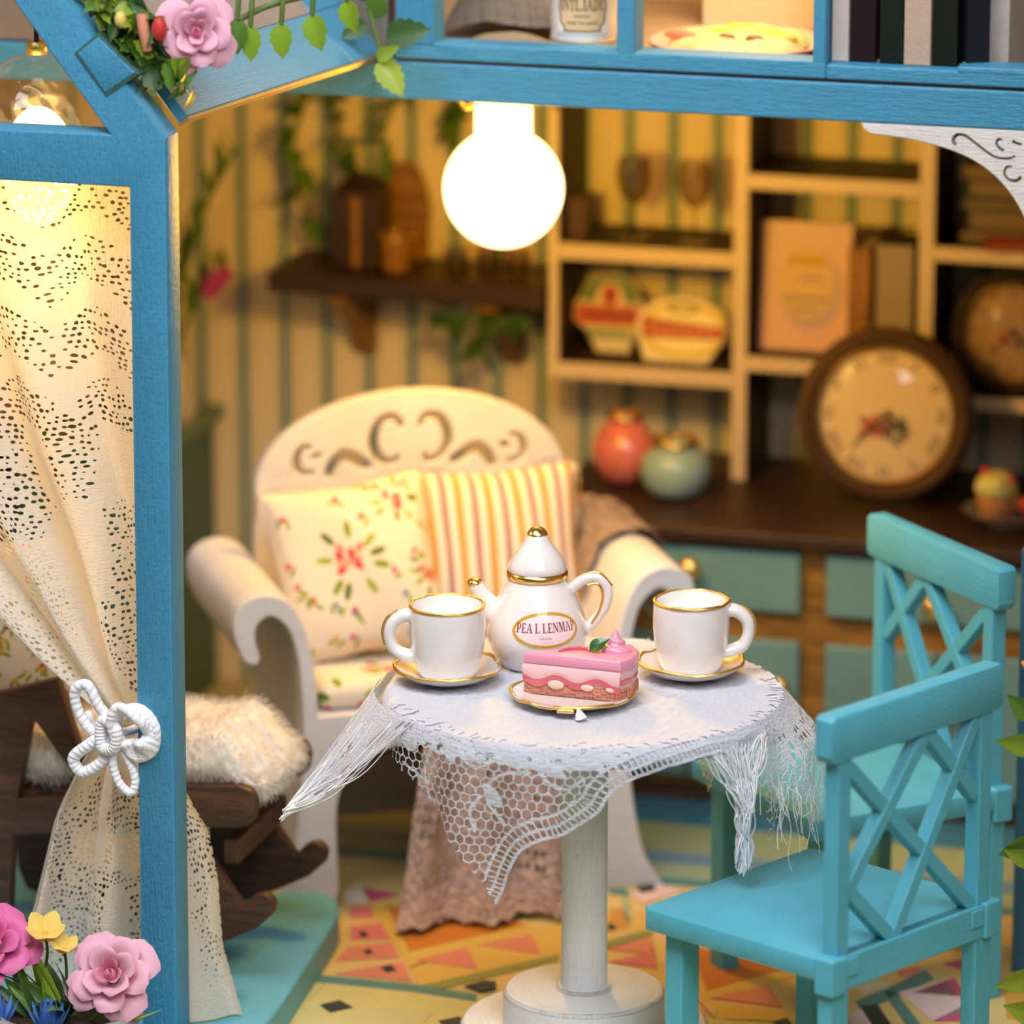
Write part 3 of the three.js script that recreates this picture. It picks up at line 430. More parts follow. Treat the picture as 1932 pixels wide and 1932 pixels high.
{
  const t = thing('flower_cushion', 'white cushion with small red and blue sprigs behind the lace curtain', 'cushion', [-1.235, 0.735, -0.235]), [a, b] = pillow(0.29, 0.34, 0.10);
  part('front_cover', a, floralTiny, t); part('back_cover', b, floralTiny, t); t.rotation.order = 'YXZ'; t.rotation.set(-0.2, 0.5, 0.05);
}

// ---------- on and round the table ----------
const rim = (phi, R, y) => [TX + R * sin(phi), y, R * cos(phi)];
const polyY = (pts, x) => { if (x <= pts[0][0]) return pts[0][1]; for (let i = 1; i < pts.length; i++) if (x <= pts[i][0]) return lerp(pts[i - 1][1], pts[i][1], (x - pts[i - 1][0]) / (pts[i][0] - pts[i - 1][0])); return pts[pts.length - 1][1]; };
const polyD = (pts, x, y) => { let best = 9, s = 0, at = 0; for (let i = 1; i < pts.length; i++) { const [ax, ay] = pts[i - 1], dx = pts[i][0] - ax, dy = pts[i][1] - ay, l2 = dx * dx + dy * dy, l = Math.sqrt(l2), t = clamp(((x - ax) * dx + (y - ay) * dy) / l2), d = Math.hypot(x - ax - t * dx, y - ay - t * dy); if (d < best) { best = d; at = s + t * l; } s += l; } return [best, at]; };
// distance to the nearest edge of a hexagonal net with cells c across
function hexEdge(x, y, c) {
  const w = c, h = c * Math.sqrt(3), near = (ox, oy) => { const a = ((x - ox) % w + w) % w - w / 2, b = ((y - oy) % h + h) % h - h / 2; return [a, b]; };
  const p = near(0, 0), q = near(w / 2, h / 2), r = p[0] ** 2 + p[1] ** 2 < q[0] ** 2 + q[1] ** 2 ? p : q, a = Math.abs(r[0]), b = Math.abs(r[1]);
  return c / 2 - Math.max(a, a * 0.5 + b * 0.8660254);
}
{
  const t = thing('lace_tablecloth', 'ragged white lace tablecloth draped over the round pedestal table', 'tablecloth', [0, 0, 0]), L = m.laceWhite;
  part('cloth_top', surf((u, v) => { const a = u * 2 * PI, s = v * 0.41, r = Math.min(s, 0.3795 + 0.012 * sin(clamp((s - 0.375) / 0.03) * PI / 2)), drop = s > 0.378 ? (s - 0.378) * (0.6 + 0.5 * vnoise(u * 40, 3, 2, 40)) : 0, n = 0.0035 * vnoise(r * cos(a) * 60 + 40, r * sin(a) * 60 + 40, 3) + 0.0025 * vnoise(r * cos(a) * 170 + 90, r * sin(a) * 170 + 90, 4); return [TX + r * sin(a), 0.7475 + n - drop, r * cos(a)]; }, 260, 90, 2.4, 0.4), L, t);
  // front fall: net with stems, petals and a ladder-like border down to its tip
  const leftE = [[-0.42, 0.05], [-0.368, 0.085], [-0.286, 0.104], [-0.243, 0.135], [-0.19, 0.164], [-0.17, 0.202], [-0.132, 0.236], [-0.103, 0.272], [-0.088, 0.301], [-0.074, 0.324]];
  const rightE = [[-0.074, 0.324], [-0.058, 0.297], [-0.041, 0.253], [-0.015, 0.208], [0.021, 0.182], [0.061, 0.172], [0.09, 0.155], [0.13, 0.125], [0.149, 0.092], [0.179, 0.068], [0.24, 0.050], [0.295, 0.040], [0.341, 0.034], [0.387, 0.036], [0.43, 0.08]];
  const rightS = smooth(rightE, 5), edge = [...leftE, ...rightS.slice(1)];
  const stems = [smooth([[-0.21, 0.01], [-0.225, 0.05], [-0.24, 0.085], [-0.232, 0.13], [-0.215, 0.16]], 4), smooth([[-0.232, 0.11], [-0.26, 0.10], [-0.30, 0.085]], 4), smooth([[-0.05, 0.16], [-0.085, 0.12], [-0.08, 0.08], [-0.04, 0.055], [0, 0.05]], 5), smooth([[-0.11, 0.18], [-0.12, 0.14], [-0.10, 0.11]], 4), smooth([[0.02, 0.02], [0.03, 0.06], [0.07, 0.08], [0.10, 0.06]], 5), smooth([[-0.14, 0.02], [-0.13, 0.045], [-0.10, 0.052], [-0.07, 0.03]], 5)];
  const petals = [[-0.075, 0.105, 0.028, 0.013, 0.9], [-0.165, 0.035, 0.022, 0.012, 1.3], [0.045, 0.045, 0.026, 0.011, 0.4], [-0.03, 0.03, 0.03, 0.014, 0.1], [-0.29, 0.04, 0.03, 0.016, 0.3], [0.11, 0.03, 0.03, 0.012, -0.2]];
  const front = (x, y) => {
    const rag = 0.008 * (vnoise(x * 140, y * 60, 5) - 0.5), lim = polyY(edge, x) + (x < -0.08 ? rag * 2 : 0) - y; if (lim < -0.01) return -1; if (y < 0) return Math.min(0.006 - 0.011 * vnoise(x * 110, y * 60 + 20, 13), y + 0.05 - 0.035 * vnoise(x * 50, 3, 14));
    const wx = x + 0.006 * vnoise(x * 40, y * 40, 1), wy = y + 0.006 * vnoise(x * 40, y * 40, 2), cell = 0.0195;
    let f = 0.0015 - hexEdge(wx, wy, cell);
    if (y < 0.03 + 0.02 * vnoise(x * 30, 1, 9)) f = Math.max(f, 0.005 - 0.0075 * vnoise(x * 90, y * 120, 11));
    for (const s of stems) f = Math.max(f, 0.0030 - polyD(s, x, y)[0]);
    for (const [px, py, a, b, r] of petals) { const c = cos(r), q = sin(r), dx = (x - px) * c + (y - py) * q, dy = -(x - px) * q + (y - py) * c, e = 1 - Math.hypot(dx / a, dy / b); if (e > 0) f = Math.max(f, e < 0.18 ? 0.002 : 0.0012 - 0.002 * Math.abs(sin(dx * 420)) + 0.0009); }
    const [d, s] = polyD(rightS, x, y);
    if (d < 0.046 && (x > -0.09)) { f = Math.max(-0.001, Math.max(0.0038 - Math.abs(d - 0.003), 0.0028 - Math.abs(d - 0.022), 0.0030 - Math.abs(d - 0.043)), 0.0016 - Math.abs(((s / 0.0105 + d * 18) % 1) - 0.5) * 0.0105); }
    return Math.min(f, lim);
  };
  part('front_fall', lace(front, (x, y) => rim(x / 0.395, 0.3815 + Math.min(0, y) + 0.016 * sin(clamp(y / 0.05) * PI / 2) + 0.012 * Math.max(0, y) * 4 * sin(x * 38 + 1) + 0.002 * vnoise(x * 60, y * 60 + 9, 3), 0.7520 - 0.7 * Math.max(0, y + 0.006) ** 2 / (Math.max(0, y) + 0.02) - 0.3 * Math.max(0, y) + 0.002 * vnoise(x * 90, y * 90 + 9, 7)), [-0.42, 0.43, 520], [-0.05, 0.33, 235]), L, t);
  // right fall: closer mesh gathered into folds, its corner hanging lower
  const lowR = [[0.9, 0.05], [1.0, 0.06], [1.07, 0.15], [1.13, 0.24], [1.18, 0.27], [1.25, 0.245], [1.42, 0.215], [1.55, 0.26], [1.72, 0.30], [1.80, 0.295], [1.83, 0.15], [1.9, 0.12], [2.05, 0.10], [2.3, 0.07]];
  const right = (p, y) => {
    const x = p * 0.42, lim = polyY(lowR, p) + 0.02 * (vnoise(p * 60, y * 40 + 9, 5) - 0.5) - y, open = 0.0030 * sstep(0.03, 0.16, y) * (0.5 + vnoise(p * 14, y * 22, 8)) ;
    if (y < 0) return Math.min(0.006 - 0.010 * vnoise(x * 110, y * 60 + 20, 13), y + 0.04 - 0.03 * vnoise(x * 50, 3, 14));
    const f = Math.max(0.0045 - open * 1.5 - hexEdge(x + 0.008 * vnoise(x * 40, y * 40, 1), y * 0.8 + 0.008 * vnoise(x * 40, y * 40, 2), 0.0165), y < 0.035 ? 0.003 - 0.007 * vnoise(p * 60, y * 140, 4) + 0.002 : -1, y > 0.02 && y < 0.17 ? 0.0022 - 0.02 * Math.abs(vnoise(p * 120, y * 7, 6) - 0.5) : -1);
    return Math.min(f, lim);
  };
  part('side_fall', lace(right, (p, y) => rim(p, 0.3815 + Math.min(0, y) + 0.07 * sstep(1.15, 1.75, p) * sstep(0, 0.12, y) + 0.012 * sin(clamp(y / 0.04) * PI / 2) + 0.05 * y * sin(p * 26), 0.7520 - Math.max(0, y) * (1 - 0.05 * sin(p * 9)) + 0.002 * vnoise(p * 40, y * 90 + 9, 7)), [0.9, 2.3, 330], [-0.04, 0.32, 212]), L, t);
  // back edge seen under the table, and the left corner pulled into a point
  part('back_fall', lace((p, y) => Math.min(0.0026 - hexEdge(p * 0.39, y, 0.017), 0.30 - 0.9 * Math.abs(p - 2.72) + 0.03 * vnoise(p * 40, 1, 2) - y), (p, y) => rim(p, 0.392 + 0.008 * sin(p * 30), 0.752 - y), [2.45, 3.6, 180], [0, 0.30, 130]), m.laceCream, t);
  const tip = [-0.53, 0.541, 0.262], R = rng(7), rp = (u) => rim(lerp(-1.95, -0.72, u), 0.386 + 0.02 * sin(u * PI), 0.752), mid = (u, v) => { const a = rp(u), k = Math.pow(v, 0.85); return a.map((c, i) => lerp(c, tip[i] + (u - 0.5) * [0.02, 0.03, -0.02][i], k) + (i === 1 ? -0.035 * sin(PI * v) * (1 - 0.4 * u) + 0.012 * sin(u * 40) * (1 - v) * v * 2 : i === 0 ? -0.03 * sin(PI * v) * (1 - u) : 0)); };
  part('corner_fall', lace((u, v) => 0.40 - Math.abs(vnoise(u * 60 + v * 4, v * 2.5, 6) - 0.42) - sstep(0.68, 0.80, vnoise(u * 16, v * 7, 3)) * 0.30 * sstep(0.02, 0.15, v) + v * 0.15, (u, v) => mid(u, v), [0, 1, 190], [0, 1, 80]), L, t);
  const strands = [], strand = (a, b, sag, r) => { const w = [0.5, 0.5, 0.5].map(() => (R() - 0.5) * 0.02); strands.push(tube([a, a.map((c, i) => lerp(c, b[i], 0.35) + w[i] - (i === 1 ? sag : 0)), a.map((c, i) => lerp(c, b[i], 0.7) - w[i] * 0.6 - (i === 1 ? sag * 0.7 : 0)), b], r, 16, 4)); };
  for (let k = 0; k < 70; k++) { const u = R(); strand(mid(u, 0.02 + 0.25 * R()), tip.map((c) => c + (R() - 0.5) * 0.012), 0.01 + 0.025 * R(), 0.0008 + R() * 0.0007); }
  for (let k = 0; k < 7; k++) strand(mid(R(), 0.75), [tip[0] - 0.012 + R() * 0.01, tip[1] - 0.008 - R() * 0.01, tip[2] + 0.005], 0.0, 0.0016);
  const b1 = [0.352, 0.475, 0.19], b2 = [0.356, 0.60, 0.19];
  for (let k = 0; k < 70; k++) { const a = rim(lerp(0.86, 1.32, R()), 0.396, 0.735 - R() * 0.03); strand(a, b2.map((c) => c + (R() - 0.5) * 0.030), 0.0, 0.0008 + R() * 0.0008); }
  for (let k = 0; k < 60; k++) strand([b2[0] + (R() - 0.5) * 0.03, b2[1] + 0.03 * R(), b2[2] + (R() - 0.5) * 0.03], [b1[0] + (R() - 0.5) * 0.03, b1[1] + (R() * 0.05), b1[2] + (R() - 0.5) * 0.03], 0, 0.0010 + R() * 0.0010);
  for (let k = 0; k < 46; k++) { const p = lerp(1.2, 1.95, R()), y = 0.07 + R() * 0.1; strand(rim(p, 0.42 + R() * 0.04, 0.752 - y), rim(p + (R() - 0.5) * 0.06, 0.44 + R() * 0.02, 0.752 - y - 0.05 - R() * 0.09), 0, 0.0006); }
  const st = part('loose_threads', mergeGeometries(strands), m.thread, t); st.userData = { kind: 'stuff' };
}
function gilt(r, y, tubeR, wob, seed, n = 90) { return tube(Array.from({ length: n / 3 }, (_, i) => { const a = i / (n / 3) * 2 * PI, k = wob * (vnoise(i * 0.7, 2, seed, n) - 0.5); return [(r + k) * cos(a), y + k * 1.2, (r + k) * sin(a)]; }), tubeR, n * 2, 8, true); }
const CAMX = 0.277;                                        // turn that brings a handle parallel to the picture
function teaSet(pos, side, cupLabel, saucerLabel, gseed) {
  const s = thing('saucer', saucerLabel, 'saucer', [pos[0], 0.7535, pos[1]]);
  part('dish', lathe([[0, 0], [0.050, 0], [0.056, 0.004], [0.085, 0.013], [0.102, 0.026], [0.1035, 0.029], [0.100, 0.030], [0.083, 0.019], [0.05, 0.010], [0, 0.010]], 64), m.china, s); part('gold_rim', gilt(0.1025, 0.029, 0.0036, 0.007, gseed), m.goldSoft, s);
  const c = thing('teacup', cupLabel, 'teacup', [pos[0], 0.7637, pos[1]], CAMX);
  part('bowl', lathe([[0, 0.001], [0.046, 0], [0.055, 0.004], [0.064, 0.022], [0.0715, 0.058], [0.0745, 0.096], [0.0735, 0.126], [0.0725, 0.140], [0.0695, 0.1425], [0.066, 0.140], [0.066, 0.128], [0.063, 0.120], [0.03, 0.116], [0, 0.115]], 64), m.china, c);
  part('gold_rim', gilt(0.0712, 0.1405, 0.0036, 0.003, gseed + 3), m.goldSoft, c);
  const hp = [[0.060, 0.120, 0], [0.084, 0.121, 0], [0.106, 0.104, 0], [0.1115, 0.078, 0], [0.102, 0.053, 0], [0.080, 0.041, 0], [0.058, 0.039, 0]].map(([x, y, z]) => [x * side, y, z]);
  const h = part('handle', taper(hp, (q) => 0.0148 + 0.010 * Math.abs(q - 0.5) ** 1.5, 40, 16, 0.8), m.china, c);
  part('gilt_line', tube([[0.096, 0.131, 0], [0.116, 0.116, 0], [0.1255, 0.09, 0.002], [0.121, 0.062, 0.002]].map(([x, y, z]) => [x * side, y, z]), 0.0028, 30, 6), m.goldSoft, h);
}
teaSet([-0.281, 0.012], -1, 'pearly teacup with a gold rim left of the teapot, handle to the left', 'gold-edged saucer under the left teacup', 4);
teaSet([0.164, -0.150], 1, 'pearly teacup with a gold rim right of the cake, handle to the right', 'gold-edged saucer under the right teacup', 9);
{
  const t = thing('teapot', 'pearly white teapot with gold bands and a red-lettered oval label', 'teapot', [-0.146, 0.7535, -0.150], CAMX);
  const pr = [[0, 0], [0.062, 0], [0.074, 0.006], [0.090, 0.030], [0.0985, 0.060], [0.0945, 0.092], [0.084, 0.122], [0.070, 0.150], [0.0585, 0.170], [0.0565, 0.180]], prof = new THREE.SplineCurve(pr.map((p) => new THREE.Vector2(...p))), pp = prof.getPoints(60);
  const rAt = (y) => { for (let i = 1; i < pp.length; i++) if (pp[i].y >= y) return lerp(pp[i - 1].x, pp[i].x, (y - pp[i - 1].y) / (pp[i].y - pp[i - 1].y || 1)); return 0.056; };
  part('body', lathe(pp.map((p) => [p.x, p.y]), 72), m.china, t); part('gold_band', lathe([[0.052, 0.176], [0.0588, 0.174], [0.0605, 0.181], [0.0595, 0.190], [0.050, 0.190]], 64), m.gold, t);
  const lid = part('lid', lathe([[0.052, 0.188], [0.0585, 0.191], [0.055, 0.204], [0.046, 0.220], [0.033, 0.238], [0.023, 0.252], [0.0185, 0.264], [0.012, 0.272], [0, 0.274]].map((p) => p), 48), m.china, t); part('gold_tip', lathe([[0.0200, 0.261], [0.0196, 0.2645], [0.0125, 0.274], [0, 0.2765]], 32), m.gold, lid);
  const sp = part('spout', taper([[-0.060, 0.092, 0], [-0.085, 0.106, 0], [-0.102, 0.128, 0], [-0.116, 0.152, 0], [-0.121, 0.163, 0]], (q) => lerp(0.036, 0.0145, Math.pow(q, 0.65)), 30, 20), m.china, t); part('gold_lip', new THREE.SphereGeometry(0.0155, 24, 16).scale(1, 0.62, 1).translate(-0.1212, 0.1635, 0), m.gold, sp);
  const hd = part('handle', taper([[0.066, 0.150, 0], [0.088, 0.168, 0], [0.116, 0.174, 0], [0.136, 0.152, 0], [0.132, 0.118, 0], [0.112, 0.086, 0], [0.090, 0.064, 0]], () => 0.0108, 40, 14), m.china, t);
  part('gilt_line', tube([[0.090, 0.179, 0.002], [0.118, 0.185, 0.003], [0.146, 0.158, 0.003]], 0.0028, 24, 6), m.gold, hd); part('gilt_line', tube([[0.098, 0.160, 0.0075], [0.118, 0.163, 0.0085], [0.1275, 0.143, 0.009], [0.122, 0.112, 0.009], [0.106, 0.083, 0.0085]], 0.0032, 30, 6), m.gold, hd);
  const print = canvasTex(768, 400, (g, W, H) => {
    g.fillStyle = '#f3dbe0'; g.fillRect(0, 0, W, H); g.lineWidth = 34; g.strokeStyle = '#c99a26'; g.beginPath(); g.ellipse(W / 2, H / 2, W / 2 - 22, H / 2 - 22, 0, 0, 7); g.stroke();
    g.fillStyle = '#7d1230'; g.textAlign = 'center'; g.font = 'bold 128px serif'; g.save(); g.translate(W / 2, H * 0.56); g.scale(0.78, 1.12); g.fillText('PEA L LENMAP', 0, 0, 860); g.restore();
    g.strokeStyle = '#5a2a35'; g.lineWidth = 5; g.beginPath(); for (let k = 0; k < 4; k++) { g.moveTo(W * 0.43 + k * 34, H * 0.70); g.arc(W * 0.43 + k * 34 - 12, H * 0.70, 12, 0, PI * 1.4); } g.stroke(); g.fillStyle = '#5a2a35'; for (let k = 0; k < 4; k++) g.fillRect(W * 0.42 + k * 34, H * 0.82, 14, 5);
  });
  const dg = surf((u, v) => { const a = u * 2 * PI, x = v * cos(a) * 0.74, y = 0.092 + v * sin(a) * 0.0355, R = rAt(y) + 0.0012; return [R * sin(x), y, R * cos(x)]; }, 64, 14), uv = dg.attributes.uv; for (let j = 0, k = 0; j <= 14; j++) for (let i = 0; i <= 64; i++, k++) uv.setXY(k, 0.5 + j / 14 * cos(i / 64 * 2 * PI) / 2, 0.5 + j / 14 * sin(i / 64 * 2 * PI) / 2);
  const lb = part('oval_label', dg, M({ map: print, roughness: 0.35, clearcoat: 0.6 }), t); lb.rotation.y = 0.20;
}
{
  const t = thing('cake_plate', 'small round white plate with a wavy gold rim under the pink cake', 'plate', [-0.011, 0.7535, 0.078]);
  part('dish', lathe([[0, 0], [0.07, 0], [0.078, 0.004], [0.112, 0.014], [0.119, 0.019], [0.117, 0.021], [0.1, 0.015], [0.075, 0.011], [0, 0.011]], 72), m.china, t); part('gold_rim', gilt(0.1175, 0.0195, 0.0038, 0.006, 21), m.goldSoft, t);
  for (const [x, z, r] of [[-0.005, 0.098, 0.0075], [0.035, 0.092, 0.004]]) part('printed_dot', new THREE.CylinderGeometry(r, r, 0.001, 20).translate(x, 0.0150, z), m.chinaInk, t);
  part('printed_line', tube([[0.055, 0.0135, 0.09], [0.078, 0.0135, 0.072], [0.09, 0.0138, 0.045]], 0.0009, 20, 5), m.chinaInk, t); part('gilt_drip', rbox(0.034, 0.008, 0.008, 0.003).rotateY(0.1).translate(0.018, 0.015, 0.121), m.gold, t);
  part('glaze_chip', new THREE.ConeGeometry(0.014, 0.024, 5).rotateZ(0.3).translate(0.045, 0.0155, 0.120), m.china, t);
}
{
  const t = thing('cake_slice', 'wedge of pink layered cake with a cream swirl and a green leaf', 'cake', [-0.006, 0.7655, 0.062]), base = [[-0.100, 0.030], [0.096, 0.044], [0.112, 0.010], [0.108, -0.050], [0.085, -0.085], [0.03, -0.06]];
  const pink = M({ color: lin(0.80, 0.30, 0.43), roughness: 0.35, clearcoat: 0.5, clearcoatRoughness: 0.3 }), cream = M({ color: lin(0.85, 0.50, 0.52), roughness: 0.45 }), jelly = M({ color: lin(0.66, 0.10, 0.13), roughness: 0.22, clearcoat: 0.7 }), crust = M({ color: lin(0.60, 0.22, 0.15), roughness: 0.85, bumpMap: fibreBump, bumpScale: 0.008 }), sponge = M({ color: lin(0.82, 0.55, 0.46), roughness: 0.7 });
  const slab = (k, h, y, bev) => { const cx = 0.03, cz = 0; return ext(poly(base.map(([x, z]) => [cx + (x - cx) * k, -(cz + (z - cz) * k)])), h, bev, 0.9, 3).rotateX(-PI / 2).translate(0, y, 0); };
  part('crust', slab(0.99, 0.024, 0, 0.003), crust, t); part('sponge', slab(0.955, 0.022, 0.022, 0.003), sponge, t); part('jelly', slab(0.975, 0.014, 0.030, 0.004), jelly, t); part('cream_layer', slab(0.985, 0.024, 0.040, 0.006), cream, t); part('icing', slab(1.0, 0.030, 0.052, 0.009), pink, t);
  // wavy jelly and icing edges on the cut side
  const A = base[0], B = base[1], along = (q, o) => [lerp(A[0], B[0], q) - 0.07 * o, lerp(A[1], B[1], q) + 0.99 * o];
  const wavy = (y0, y1, amp, n, ph, o) => surf((u, v) => { const [x, z] = along(u, o * sin(PI * clamp(0.1 + 0.8 * v)) + 0.0005), top = y1, low = y0 + amp * (0.5 + 0.5 * sin(u * n * 2 * PI + ph)); return [x, lerp(low, top, v), z]; }, 60, 8);
  part('jelly_wave', wavy(0.016, 0.050, 0.014, 2.4, 2.6, 0.004), jelly, t); part('icing_wave', wavy(0.026, 0.060, 0.014, 2.4, 2.6, 0.006), cream, t);
  for (const [q, s] of [[0.34, 0.017], [0.66, 0.013], [0.9, 0.010]]) { const [x, z] = along(q, 0.0015); part('cream_blob', new THREE.SphereGeometry(s, 18, 12).scale(1, 0.55, 0.35).translate(x, 0.0235, z), sponge, t); }
  const sw = []; for (let i = 0; i <= 60; i++) { const q = i / 60, a = q * 4.5 * PI, r = 0.022 * (1 - q); sw.push([r * cos(a), q * 0.040, r * sin(a)]); }
  const swirl = part('cream_swirl', mergeGeometries([taper(sw, (q) => 0.013 * (1 - 0.75 * q), 70, 10), new THREE.ConeGeometry(0.030, 0.052, 24).translate(0, 0.020, 0)]), pink, t); swirl.position.set(0.066, 0.079, -0.030);
  const lf = part('leaf', leafGeo(0.044, 0.028, { bend: 0.5, fold: 0.25 }), M({ color: lin(0.02, 0.10, 0.012), roughness: 0.35, clearcoat: 0.5 }), t); lf.position.set(0.024, 0.084, 0.000); face(lf, [0.75, 0.75, -0.1], [-0.5, 0.6, 1]);
  part('jam_streak', taper([[-0.035, 0.083, 0.014], [-0.015, 0.084, -0.004], [0.012, 0.084, -0.010], [0.025, 0.083, 0.002]], (q) => 0.005 * sin(PI * clamp(q * 0.9 + 0.05)) + 0.001, 20, 8, 0.4), jelly, t);
}
// the globe bulb under the ceiling
{
  const t = thing('globe_lamp', 'glowing round globe bulb hanging just behind the blue beam', 'lamp', [BULB[0], BULB[1], BULB[2]]);
  const glow = M({ color: lin(1, 0.9, 0.7), emissive: lin(1, 0.76, 0.42), emissiveIntensity: 2.4, roughness: 0.4 });
  const pr = []; for (let i = 0; i <= 30; i++) { const a = -PI / 2 + i / 30 * 2.65; pr.push([0.127 * cos(a), 0.127 * sin(a)]); } pr.push([0.061, 0.118], [0.060, 0.20], [0, 0.20]);
  part('bulb', lathe(pr, 64), glow, t); part('socket', lathe([[0, 0.199], [0.066, 0.199], [0.066, 0.234], [0, 0.234]], 48), m.tableWhite, t);
  for (const a of [2.6, 3.5]) part('wire_loop', new THREE.TorusGeometry(0.016, 0.005, 8, 24).rotateY(a).translate(0.075 * cos(a), 0.188, -0.075 * sin(a)), m.gold, t);
}

// ---------- the bay: curtain, bow, lamp ----------
{
  const yl = [[0.075, -1.115], [0.242, -1.084], [0.476, -1.023], [0.58, -0.972], [0.64, -0.935], [0.675, -0.918], [0.72, -0.972], [0.796, -1.060], [0.86, -1.130], [1.0, -1.27], [1.2, -1.43], [1.45, -1.54], [1.735, -1.57]], yr = [[0.075, -0.655], [0.122, -0.668], [0.224, -0.696], [0.353, -0.706], [0.449, -0.726], [0.55, -0.79], [0.64, -0.835], [0.675, -0.842], [0.75, -0.82], [0.9, -0.785], [1.0, -0.765], [1.735, -0.765]];
  const t = thing('lace_curtain', 'cream lace curtain tied back against the blue post of the bay', 'curtain', [0, 0, 0]);
  const pos = (u, y) => { const a = polyY(yl, y), b = polyY(yr, y), tie = Math.exp(-(((y - 0.665) / 0.09) ** 2)), low = y < 0.66, k = low ? 2.7 : 3.4, amp = (0.034 - 0.012 * tie) * (low ? 1 : 0.75 * sstep(1.74, 1.3, y) + 0.25); return [lerp(a, b, u) + 0.006 * sin(u * 30 + y * 4), y, 0.180 + amp * sin(2 * PI * (k * u + 0.08 * sin(y * 5)) + 0.6) - 0.012 * tie]; };
  const holes = (u, y) => {
    const Y = y / 0.0118 + 1.8 * vnoise(u * 16, y * 14, 22), j = Math.floor(Y), X = u * 0.62 / 0.0118 + 1.6 * vnoise(u * 16, y * 14, 21) + hash(j, 3, 40), i = Math.floor(X), zone = vnoise(u * 5.5, y * 4.2, 3), veil = vnoise(u * 9, y * 7, 8), big = hash(i, j, 2);
    let r = lerp(-0.10, 0.31, sstep(0.26, 0.60, zone)) * (0.45 + 0.75 * big); if (big < 0.16 || veil < 0.30) r -= 0.3; if (y > 1.25) { const sc = Math.abs(((y - 1.25 - 0.05 * Math.abs(sin(u * 14))) / 0.14) % 1 - 0.5); r = sc < 0.16 ? -0.2 : (big > 0.25 ? 0.20 + 0.16 * big : -0.1); } if (Math.abs(y - 0.67) < 0.05) r = 0.05;
    const dx = X - i - 0.5 + 0.4 * (hash(i, j, 4) - 0.5), dy = Y - j - 0.5 + 0.4 * (hash(i, j, 5) - 0.5), edge = Math.min(u, 1 - u) * 0.62 / 0.0118;
    return Math.min(Math.hypot(dx * (0.8 + 0.4 * hash(i, j, 6)), dy * (0.9 + 0.5 * hash(i, j, 7))) - r, 0.55 * edge + 0.35 * (0.5 + 0.5 * sin(y * 260)) - 0.12);
  };
  part('cloth', lace(holes, pos, [0, 1, 250], [0.076, 1.735, 680]), m.laceCream, t);
  part('hem_cord', tube(Array.from({ length: 40 }, (_, i) => pos(0.003, 0.08 + i / 39 * 1.64)), 0.004, 160, 6), m.laceCream, t);
  const rod = solo('curtain_rod', new THREE.CylinderGeometry(0.008, 0.008, 0.85, 12).rotateZ(PI / 2).translate(-1.18, 1.738, 0.195), m.goldSoft, 'thin gold rod at the top of the lace curtain', 'curtain rod');
}
{
  const t = thing('cord_bow', 'white crochet cord bow tying back the lace curtain beside the blue post', 'bow', [-0.86, 0.69, 0.295]), C = m.cord, L = (pts, r, n = 50) => part('loop', tube(pts, r, n, 8, true), C, t);
  L([[0, 0, 0], [-0.030, 0.045, 0.01], [-0.055, 0.088, 0.012], [-0.078, 0.075, 0.01], [-0.074, 0.03, 0.006], [-0.045, -0.008, 0.004]], 0.0108);
  for (let k = 0; k < 6; k++) L([[0.0, 0.0 + k * 0.004, 0.006 * k], [0.018, 0.040 + k * 0.003, 0.012 + 0.004 * k], [0.050 + k * 0.002, 0.048 - k * 0.004, 0.008 + 0.005 * k], [0.083 - k * 0.003, 0.018 - k * 0.004, 0.012], [0.078 - k * 0.004, -0.034 + k * 0.003, 0.010 + 0.004 * k], [0.044, -0.050 + k * 0.006, 0.012], [0.014, -0.022, 0.006 + 0.003 * k]], 0.0098);
  L([[-0.02, -0.015, 0.004], [-0.055, -0.035, 0.012], [-0.085, -0.065, 0.010], [-0.070, -0.090, 0.008], [-0.038, -0.075, 0.006], [-0.015, -0.045, 0.004]], 0.0122);
  L([[0, -0.03, 0.004], [-0.004, -0.06, 0.012], [0.010, -0.105, 0.014], [0.032, -0.122, 0.012], [0.040, -0.10, 0.008], [0.026, -0.06, 0.006]], 0.0085);
  part('knot', tube([[-0.02, 0.02, 0.016], [0.008, 0.008, 0.026], [0.004, -0.030, 0.024], [-0.022, -0.034, 0.018]], 0.012, 30, 10, true), C, t); part('wrap', tube([[-0.085, 0.0, -0.075], [-0.06, -0.004, -0.03], [-0.01, -0.01, 0.0], [0.022, -0.01, -0.035], [0.024, -0.01, -0.10]], 0.009, 40, 8), C, t);
}
